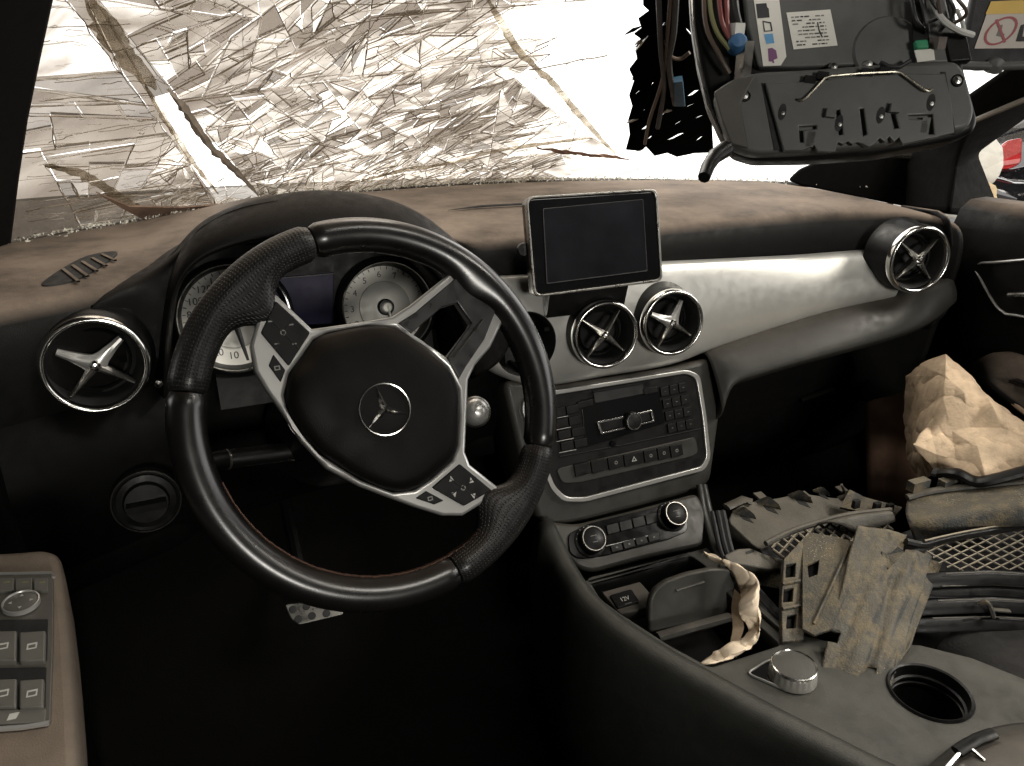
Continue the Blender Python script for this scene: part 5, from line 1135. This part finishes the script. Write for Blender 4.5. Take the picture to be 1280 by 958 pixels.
# ================================================================== loose parts piled on the passenger side
def warp(px4, D4, nx, ny, hf, thick=.003):
    """sheet between four placed corners (TL, TR, BR, BL), with relief hf(s, t) along its normal"""
    c = [PD(*p, d) for p, d in zip(px4, D4)]; n = (c[1] - c[0]).cross(c[3] - c[0]).normalized()
    if n.dot(CAM - c[0]) < 0: n = -n
    return MB().grid([[c[0].lerp(c[1], i / nx).lerp(c[3].lerp(c[2], i / nx), j / ny) + n * hf(i / nx, j / ny) for i in range(nx + 1)] for j in range(ny + 1)])
def lattice(name, pl, outline, ax, ay, px_c, wid, dep, mat, parent, h=0):
    """crossing bars inside an outline (uv), built as real strips; returns the joined mesh object"""
    us = [p[0] for p in outline]; vs_ = [p[1] for p in outline]; mb = MB(); cen = Vector(((min(us) + max(us)) / 2, (min(vs_) + max(vs_)) / 2)); S = max(max(us) - min(us), max(vs_) - min(vs_))
    def inside(p):
        r = False
        for (x1, y1), (x2, y2) in zip(outline, outline[1:] + outline[:1]):
            if (y1 > p[1]) != (y2 > p[1]) and p[0] < (x2 - x1) * (p[1] - y1) / (y2 - y1) + x1: r = not r
        return r
    for a, pit in (ax, ay):
        d = Vector((math.cos(a), math.sin(a))); q = Vector((-d.y, d.x)); k = -S
        while k < S:
            run = []; st = S / 160
            j = -S
            while j < S:
                p = cen + q * k + d * j
                if inside(p): run.append(p)
                elif run:
                    if len(run) > 3: mb.tube([pl.w(*run[0], h), pl.w(*((run[0] + run[-1]) / 2), h), pl.w(*run[-1], h)], wid, 6, flat=dep, up=pl.n)
                    run = []
                j += st
            k += pit
    return put(name, mb.mesh(ang=40), mat, parent)

# --- crumpled kraft paper bag
kb_ = {}
V = [(1182, 443, 1.16), (1150, 456, 1.20), (1132, 471, 1.23), (1130, 520, 1.24), (1134, 575, 1.22), (1150, 600, 1.18), (1182, 470, 1.13), (1180, 500, 1.11), (1163, 530, 1.12), (1142, 556, 1.08), (1165, 548, 1.09), (1190, 540, 1.09), (1212, 535, 1.085), (1205, 492, 1.10), (1214, 470, 1.13), (1232, 492, 1.12), (1255, 510, 1.10), (1285, 535, 1.08), (1330, 570, 1.06), (1240, 508, 1.075), (1252, 535, 1.075), (1222, 560, 1.06), (1195, 575, 1.07), (1170, 568, 1.08), (1172, 592, 1.09), (1200, 604, 1.06), (1235, 607, 1.03), (1262, 600, 1.04), (1275, 575, 1.05), (1330, 625, 1.05), (1255, 560, 1.06), (1280, 545, 1.06)]
Fk = [(0, 1, 6), (1, 2, 6), (2, 3, 7, 6), (3, 4, 8, 7), (4, 5, 24, 9, 8), (8, 9, 10), (7, 8, 10, 11), (6, 7, 13), (0, 6, 14), (6, 13, 14), (13, 15, 14), (7, 11, 12, 13), (13, 12, 19, 15), (15, 19, 16), (19, 20, 31, 16), (16, 31, 17), (12, 20, 19), (12, 11, 21), (12, 21, 30, 20), (11, 10, 23, 22), (11, 22, 21), (10, 9, 23), (9, 24, 23), (23, 24, 25, 22), (22, 25, 26, 21), (21, 26, 27, 30), (30, 27, 28), (20, 30, 28, 31), (31, 28, 29, 18, 17), (28, 27, 29)]
kr = put('crumpled_paper', MB().add([PD(*v) for v in V], Fk).mesh(ang=0), M['kraft'], None, label='crumpled brown kraft paper wedged beside the passenger door', cat='paper')
m_ = mod_sub(kr, 5); kr.modifiers['s'].subdivision_type = 'SIMPLE'
tx = bpy.data.textures.new('crumple', 'CLOUDS'); tx.noise_scale = .05; tx.noise_depth = 2; tx.cloud_type = 'GRAYSCALE'
dm = kr.modifiers.new('d', 'DISPLACE'); dm.texture = tx; dm.strength = .004; dm.texture_coords = 'GLOBAL'
tx2 = bpy.data.textures.new('creases', 'MUSGRAVE'); tx2.musgrave_type = 'RIDGED_MULTIFRACTAL'; tx2.noise_scale = .035; tx2.octaves = 3; tx2.noise_intensity = .5
dm2 = kr.modifiers.new('e', 'DISPLACE'); dm2.texture = tx2; dm2.strength = .004; dm2.texture_coords = 'GLOBAL'; mod_solid(kr, .0012, 0)
# --- dark cardboard panel behind it
cb = put('cardboard_sheet', warp([(1082, 505), (1140, 486), (1150, 640), (1085, 640)], [1.34, 1.30, 1.24, 1.28], 8, 10, lambda s, t: .004 * math.sin(7 * s + 3 * t)).mesh(), mk('dark_card', (.105, .058, .036), .85, var=.3), None, label='brown cardboard sheet standing in shadow behind the kraft paper', cat='cardboard'); mod_solid(cb, .004)

# --- clip plate: grey plastic bracket with upstanding clips
cpn = Pl(PD(1000, 650, 1.08), (.05, -.30, .95), (0, 1, 0))
cpt = thing('clip_bracket', cpn.w(0, 0, -.02), 'grey plastic bumper bracket with upstanding clips, lying on the pile', 'car part')
cb_ = pxplate('plate', cpn, [[(910, 652), (916, 638), (932, 628), (975, 622), (1000, 616), (1040, 622), (1075, 624), (1112, 632), (1118, 640), (1060, 652), (1025, 660), (990, 676), (958, 690), (944, 684)]], .018, M['trimg'], cpt, .002, 0, r=.008)
put('rear_flange', MB().tube([cpn.wp(908, 634, .0), cpn.wp(930, 624, .004), cpn.wp(940, 628, .004)], .008, 8, flat=.4).mesh(), M['trimg'], cpt)
for x, y, s in ((932, 646, 1.0), (962, 634, 1.1), (1002, 626, 1.1), (1028, 618, .8), (1062, 628, 1.0), (1082, 636, .8)):
    p = cpn.wp(x, y, 0); n = cpn.n; a = cpn.u * .013 * s + cpn.v * -.008 * s; b = cpn.v * .006 * s
    put('clip', MB().add([p - a, p + a, p + a * .6 + n * .008 * s, p - a * .3 + n * .016 * s, p - a + b, p + a + b, p - a * .3 + b + n * .012 * s], [(0, 1, 2, 3), (4, 6, 5), (0, 3, 6, 4), (1, 5, 6, 3, 2), (0, 4, 5, 1)]).mesh(ang=0), M['dusty'], cb_)
    pxplate('clip_slot', cpn, [[(x - 8 * s, y - 3 * s), (x + 5 * s, y + 2 * s), (x + 10 * s, y + 8 * s), (x - 3 * s, y + 3 * s)]], .001, M['void'], cb_, 0, .0006)
for x, y in ((950, 614), (1005, 613), (1052, 606), (1072, 616)):
    put('tab', MB().box((0, 0, 0), (.014, .003, .014)).mesh(), M['trimg'], cb_, cpn.M @ Matrix.Translation((*cpn.hit(x, y + 6, .004), .004)) @ Matrix.Rotation(R_(80), 4, 'X'))
put('tab_pin', MB().tube([cpn.wp(1058, 620, .0), cpn.wp(1052, 606, .02)], .0022, 6).mesh(), M['trimg'], cb_)

# --- first mesh grille, mostly under the dusty shield
gp1 = Pl(PD(1040, 672, 1.02), (-.05, -.55, .83), (0, 1, 0))
gr1 = thing('mesh_grille', gp1.w(0, 0, -.01), 'tan dusty lattice grille lying half under the dusty shield', 'grille')
go = gp1.pts([(958, 680), (985, 668), (1020, 656), (1060, 646), (1110, 640), (1120, 660), (1085, 690), (1030, 700), (980, 700)])
lattice('mesh_lattice', gp1, go, (R_(24), .0115), (R_(118), .0115), None, .0021, .9, M['mesh'], gr1)
put('grille_frame', MB().tube([gp1.w(*p, .003) for p in spline(gp1.pts([(956, 681), (985, 667), (1020, 655), (1060, 645), (1112, 639)]), 4)], .004, 8).mesh(), M['trimg'], gr1)
put('backing', MB().add([gp1.w(*p, -.02) for p in go], [tuple(range(len(go)))]).mesh(ang=0), M['void'], gr1)
o = put('top_skin', MB().grid(subgrid([[gp1.wp(x, y, .005) for x, y in ((1020, 655), (1060, 645), (1105, 639))], [gp1.wp(x, y, .020) for x, y in ((1040, 652), (1075, 645), (1115, 640))], [gp1.wp(x, y, .012) for x, y in ((1075, 668), (1095, 660), (1120, 652))]], 3, 3)).mesh(), M['trimg'], gr1); mod_solid(o, .003)

# --- small curved bracket behind the paper strip
sb = Pl(PD(955, 705, .99), (.1, -.45, .89), (0, 1, 0))
bk = thing('small_bracket', sb.w(0, 0, -.01), 'small curved dark plastic bracket beside the torn paper strip', 'car part')
o = pxplate('bracket_plate', sb, [[(905, 694), (922, 686), (938, 685), (960, 694), (984, 700), (984, 712), (960, 712), (930, 706), (912, 704)]], .012, M['trimg'], bk, .002, 0, r=.004)
pxplate('slot', sb, [[(932, 690), (942, 687), (943, 690), (933, 693)]], .001, M['void'], o, 0, .0006)
pxplate('lower_flange', Pl(sb.wp(950, 712, -.02), (-.1, -.9, .4)), [[(915, 706), (984, 714), (982, 738), (940, 730)]], .004, M['dusty'], bk, .001, 0)

# --- dusty undertray shield
sd = thing('dusty_shield', PD(1075, 760, .93), 'dirt-caked plastic undertray panel leaning on the console edge', 'car part')
def rel(s, t):
    g = .0045 * math.exp(-((s - .36 - .1 * t) / .15) ** 2) - .0022 * math.exp(-((s - .58 - .06 * t) / .05) ** 2) * min(1, t * 2.5) + .004 * math.exp(-((s - .74) / .10) ** 2) - .0016 * math.exp(-((s - .30 + .1 * t) / .035) ** 2) * max(0, t - .4) * 2
    return g + .0007 * math.sin(19 * t + 7 * s) + .0005 * math.sin(41 * s + 13 * t)
NX, NY = 36, 44
mesh_ = warp([(1072, 657), (1172, 676), (1113, 862), (1026, 838)], [.968, .985, .840, .858], NX, NY, rel)
keep = []
for fi_, f in enumerate(mesh_.f):
    i, j = fi_ % NX, fi_ // NX; s, t = (i + .5) / NX, (j + .5) / NY
    if s > .60 and t < .13 - .10 * (s - .60): continue           # broken-off upper corner
    if s < .14 and .74 < t < .82: continue                       # notch on the left edge
    if .62 < s < .72 and .90 < t < .95: continue
    keep.append(f)
mesh_.f = keep
o = put('main_panel', mesh_.mesh(ang=60), M['dusty'], sd); mod_solid(o, .003, -1)
rt = warp([(1140, 688), (1178, 704), (1137, 808), (1118, 846)], [.972, .985, .880, .850], 10, 20, lambda s, t: -.002 * math.sin(3.1 * s))
o = put('side_flange', rt.mesh(ang=60), M['dusty'], sd); mod_solid(o, .003, -1)
lp3 = plane3(PD(1003, 672, .988), PD(1074, 678, .964), PD(1012, 790, .885))
hole_ = [(1009, 706), (1024, 700), (1022, 718), (1011, 722)]
o = pxplate('left_panel', lp3, [[(1003, 672), (1016, 666), (1045, 671), (1079, 680), (1064, 728), (1040, 786), (1018, 794), (1003, 786)], hole_], .004, M['dusty'], sd, .0006, .0)
pxplate('panel_hole', lp3, [hole_], .001, M['void'], o, 0, -.010)
put('fold_rib', MB().tube([lp3.wp(1062, 682, .001), lp3.wp(1040, 730, .001), lp3.wp(1017, 780, .001)], .0018, 6).mesh(), M['dusty'], o)
lt_ = plane3(PD(980, 698, .962), PD(1003, 673, .985), PD(978, 803, .888))
tabs = [(980, 699), (1004, 673), (1005, 800), (978, 803), (977, 750)]
hl = [[(x - 6, y - 7), (x + 6, y - 9), (x + 5, y + 8), (x - 7, y + 9)] for x, y in ((989, 713), (986, 744), (990, 777))]
o = pxplate('tab_strip', lt_, [tabs] + hl, .010, M['dusty'], sd, .001, 0)
for L in hl: pxplate('tab_hole', lt_, [L], .001, M['void'], o, 0, -.012)
for y in (730, 761): put('tab_rib', MB().tube([lt_.wp(978, y, .002), lt_.wp(1000, y - 4, .002)], .0022, 6).mesh(), M['dusty'], o)
# ragged torn lip standing off the panel
o = put('torn_lip', MB().add([PD(1096, 694, .958), PD(1103, 690, .950), PD(1112, 694, .948), PD(1122, 684, .948), PD(1130, 690, .945), PD(1120, 702, .940), PD(1110, 712, .938), PD(1104, 702, .945)], [(0, 1, 2, 7), (2, 3, 4, 5), (2, 5, 6, 7)]).mesh(ang=0), M['dusty'], sd); mod_solid(o, .002)
# --- grey bumper trim strip on top of the big grille
bt = thing('bumper_trim', PD(1220, 640, 1.02), 'long grey dusty bumper trim strip lying over the black grille', 'car part')
ctl = [[PD(1136, 618, 1.06), PD(1160, 612, 1.06), PD(1215, 606, 1.05), PD(1290, 600, 1.03)], [PD(1132, 636, 1.04), PD(1160, 632, 1.03), PD(1215, 622, 1.02), PD(1290, 612, 1.0)], [PD(1134, 650, 1.015), PD(1165, 650, 1.0), PD(1215, 640, .99), PD(1290, 628, .975)], [PD(1143, 676, 1.01), PD(1170, 670, 1.0), PD(1215, 662, .99), PD(1290, 652, .975)], [PD(1146, 684, 1.03), PD(1172, 676, 1.03), PD(1215, 668, 1.02), PD(1290, 658, 1.0)]]
o = put('strip', MB().grid(subgrid(ctl, 4, 6)).mesh(ang=50), M['dusty'], bt); mod_solid(o, .003)
o = put('raised_edge', MB().tube(spline([PD(1134, 622, 1.05), PD(1165, 614, 1.05), PD(1215, 608, 1.04), PD(1290, 601, 1.02)], 4), .006, 8, flat=.6).mesh(), M['trimg'], bt)
for x in (1148, 1186, 1240): put('clip', MB().box(PD(x, 606 - (x - 1148) * .05, 1.055), (.03, .012, .014)).mesh(), M['dusty'], bt)
# black handle-like piece beneath the kraft paper
hp_ = thing('black_moulding', PD(1212, 600, 1.05), 'short black plastic moulding tucked under the kraft paper', 'car part')
put('moulding', MB().tube(spline([PD(1176, 592, 1.07), PD(1196, 592, 1.05), PD(1218, 602, 1.04), PD(1240, 600, 1.03), (PD(1300, 584, 1.02))], 4), .012, 10, flat=.6).mesh(), M['black'], hp_)
put('cap', MB().tube([PD(1174, 592, 1.07), PD(1168, 591, 1.075)], .011, 10, flat=.6).mesh(), M['rubber'], hp_)

# --- big black grille with lattice
gp2 = Pl(PD(1220, 685, .98), (-.15, -.72, .68), (0, .2, 1))
gr2 = thing('bumper_grille', gp2.w(0, 0, -.02), 'black bumper grille with dusty diamond lattice and slatted lower edge', 'grille')
go = gp2.pts([(1152, 684), (1172, 680), (1215, 670), (1330, 652), (1330, 712), (1200, 714), (1175, 708)])
lattice('mesh_lattice', gp2, go, (R_(-38), .0105), (R_(12), .0085), None, .0013, 1.0, M['mesh'], gr2)
put('backing', MB().add([gp2.w(*p, -.03) for p in go], [tuple(range(len(go)))]).mesh(ang=0), M['void'], gr2)
put('grille_frame', MB().tube([gp2.w(*p, .004) for p in spline(gp2.pts([(1130, 678), (1152, 682), (1175, 676), (1215, 668), (1330, 650)]), 4)], .005, 8).mesh(), M['black'], gr2)
put('frame_edge', MB().tube([gp2.w(*p, .009) for p in spline(gp2.pts([(1150, 678), (1175, 672), (1215, 664), (1330, 645)]), 4)], .0016, 6).mesh(), M['mesh'], gr2)
for y, h, mt in ((722, .004, 'black'), (738, -.004, 'black'), (756, .0, 'black'), (778, -.006, 'black')):
    o = put('lower_slat', MB().tube([gp2.wp(1150 - (y - 722) * .3, y + 5, h - .012), gp2.wp(1176, y + 3, h - .003), gp2.wp(1240, y, h), gp2.wp(1340, y + 6, h)], .009, 8, flat=.22, up=gp2.n).mesh(), M['black'], gr2)
    put('slat_edge', MB().tube([gp2.wp(1182 - (y - 722) * .3, y - 5, h + .006), gp2.wp(1240, y - 7, h + .006), gp2.wp(1340, y - 1, h + .006)], .0009, 5).mesh(), M['trimg'], o)
put('lower_panel', MB().grid(subgrid([[gp2.wp(x, 714, -.012) for x in (1165, 1240, 1350)], [gp2.wp(x, 780, -.02) for x in (1145, 1240, 1350)], [gp2.wp(x, 850, -.05) for x in (1130, 1240, 1350)]], 3, 3)).mesh(), M['black'], gr2)
cq = gp2.wp(1236, 760, .004)
put('clip', MB().tube(spline([gp2.wp(1222, 756, .006), gp2.wp(1232, 752, .014), gp2.wp(1238, 760, .012), gp2.wp(1242, 772, .006)], 3), .003, 6).mesh(), M['dusty'], gr2)
put('clip_arm', MB().tube([gp2.wp(1240, 762, .006), gp2.wp(1262, 764, .006)], .0035, 6, flat=.5).mesh(), M['trimg'], gr2)

# --- more dark pieces that fill the heap
dp_ = thing('dark_liner_panel', PD(1150, 700, 1.03), 'dark ribbed liner panel lying under the dusty shield and grilles', 'car part')
o = put('liner_sheet', warp([(960, 690), (1190, 660), (1300, 800), (1000, 800)], [1.06, 1.06, .97, .98], 30, 16, lambda s, t: .006 * math.sin(26 * s) + .004 * math.sin(9 * t)).mesh(ang=60), M['rubber'], dp_); mod_solid(o, .004)
for i in range(5):
    a = 985 + i * 62; put('rib', MB().tube([PD(a, 706 - i * 6, 1.03), PD(a + 22, 752, 1.0), PD(a + 34, 796, .965)], .004, 6).mesh(), M['black'], dp_)
lo_ = thing('wiring_loom', PD(925, 735, .97), 'loose black wiring loom running down beside the centre console', 'cable')
for k_, off in enumerate((0, 7, 13)):
    put('cable', MB().tube(spline([PD(890 + off, 640, 1.06), PD(905 + off, 700, 1.0), PD(940 + off, 745, .96), PD(985 + off, 790, .925), PD(1030 + off, 812, .90)], 5), .003 + .0008 * k_, 7).mesh(), M['wire_black'], lo_)
tr_ = thing('trim_offcut', PD(1100, 628, 1.08), 'broken triangular grey clip carrier on top of the bracket', 'car part')
o = put('carrier', MB().add([PD(1050, 634, 1.09), PD(1062, 612, 1.10), PD(1082, 622, 1.10), PD(1128, 634, 1.08), PD(1118, 646, 1.06), PD(1078, 640, 1.07)], [(0, 1, 2, 5), (2, 3, 4, 5)]).mesh(ang=0), M['dusty'], tr_); mod_solid(o, .004)
for x in (1070, 1096, 1112): put('clip', MB().box(PD(x, 630 + (x - 1070) * .12, 1.07), (.010, .006, .012)).mesh(), M['void'], o)

# --- dark seat cushion under the heap
st_ = thing('passenger_seat', (1.02, .35, .04), 'black passenger seat cushion buried under loose parts', 'car seat')
o = put('cushion', MB().box((1.0, .35, .26), (.46, .62, .20)).mesh(), mk('seat_fabric', (.018, .017, .016), .9, grain=.5, grain_s=300), st_); mod_bevel(o, .06, 4)
o = put('seat_base', MB().box((1.0, .35, .10), (.40, .5, .13)).mesh(), M['black'], st_)

# --- torn paper strip standing in the console bin
V2 = [(878, 690), (892, 694), (906, 700), (920, 704), (934, 713), (945, 722), (949, 732), (949, 752), (951, 772), (948, 790), (944, 805), (930, 816), (905, 824), (884, 828)]
V3 = [(879, 692), (890, 699), (904, 706), (914, 714), (920, 728), (926, 744), (922, 762), (930, 778), (934, 792), (924, 800), (908, 806), (896, 814), (884, 822), (872, 832)]
Ds = [.93, .92, .91, .90, .89, .885, .88, .88, .875, .875, .88, .87, .865, .86]
rg = random.Random(4)
ra = [PD(x, y, d) for (x, y), d in zip(V2, Ds)]; rb = [PD(x, y, d + .012 + .008 * math.sin(i * 1.7)) for i, ((x, y), d) in enumerate(zip(V3, Ds))]
rm = [a.lerp(b, .5) + Vector((rg.uniform(-.003, .003), -.006 + rg.uniform(-.004, .004), .003)) for a, b in zip(ra, rb)]
ts = put('torn_paper_strip', MB().grid(subgrid([ra, rm, rb], 5, 4)).mesh(ang=18), M['strip'], None, label='torn strip of pale brown paper hanging in the open console bin', cat='paper'); mod_solid(ts, .0008, 0)
d2 = ts.modifiers.new('d', 'DISPLACE'); d2.texture = tx2; d2.strength = .007; d2.texture_coords = 'GLOBAL'
put('torn_paper_strip', MB().grid(subgrid([[PD(918, 736, .91), PD(914, 760, .91), PD(916, 785, .90), PD(912, 806, .89)], [PD(926, 744, .895), PD(926, 765, .893), PD(930, 785, .89), PD(922, 806, .885)]], 3, 3)).mesh(), M['kraft'], ts)
bpy.data.objects['torn_paper_strip.001'].name = 'torn_layer'
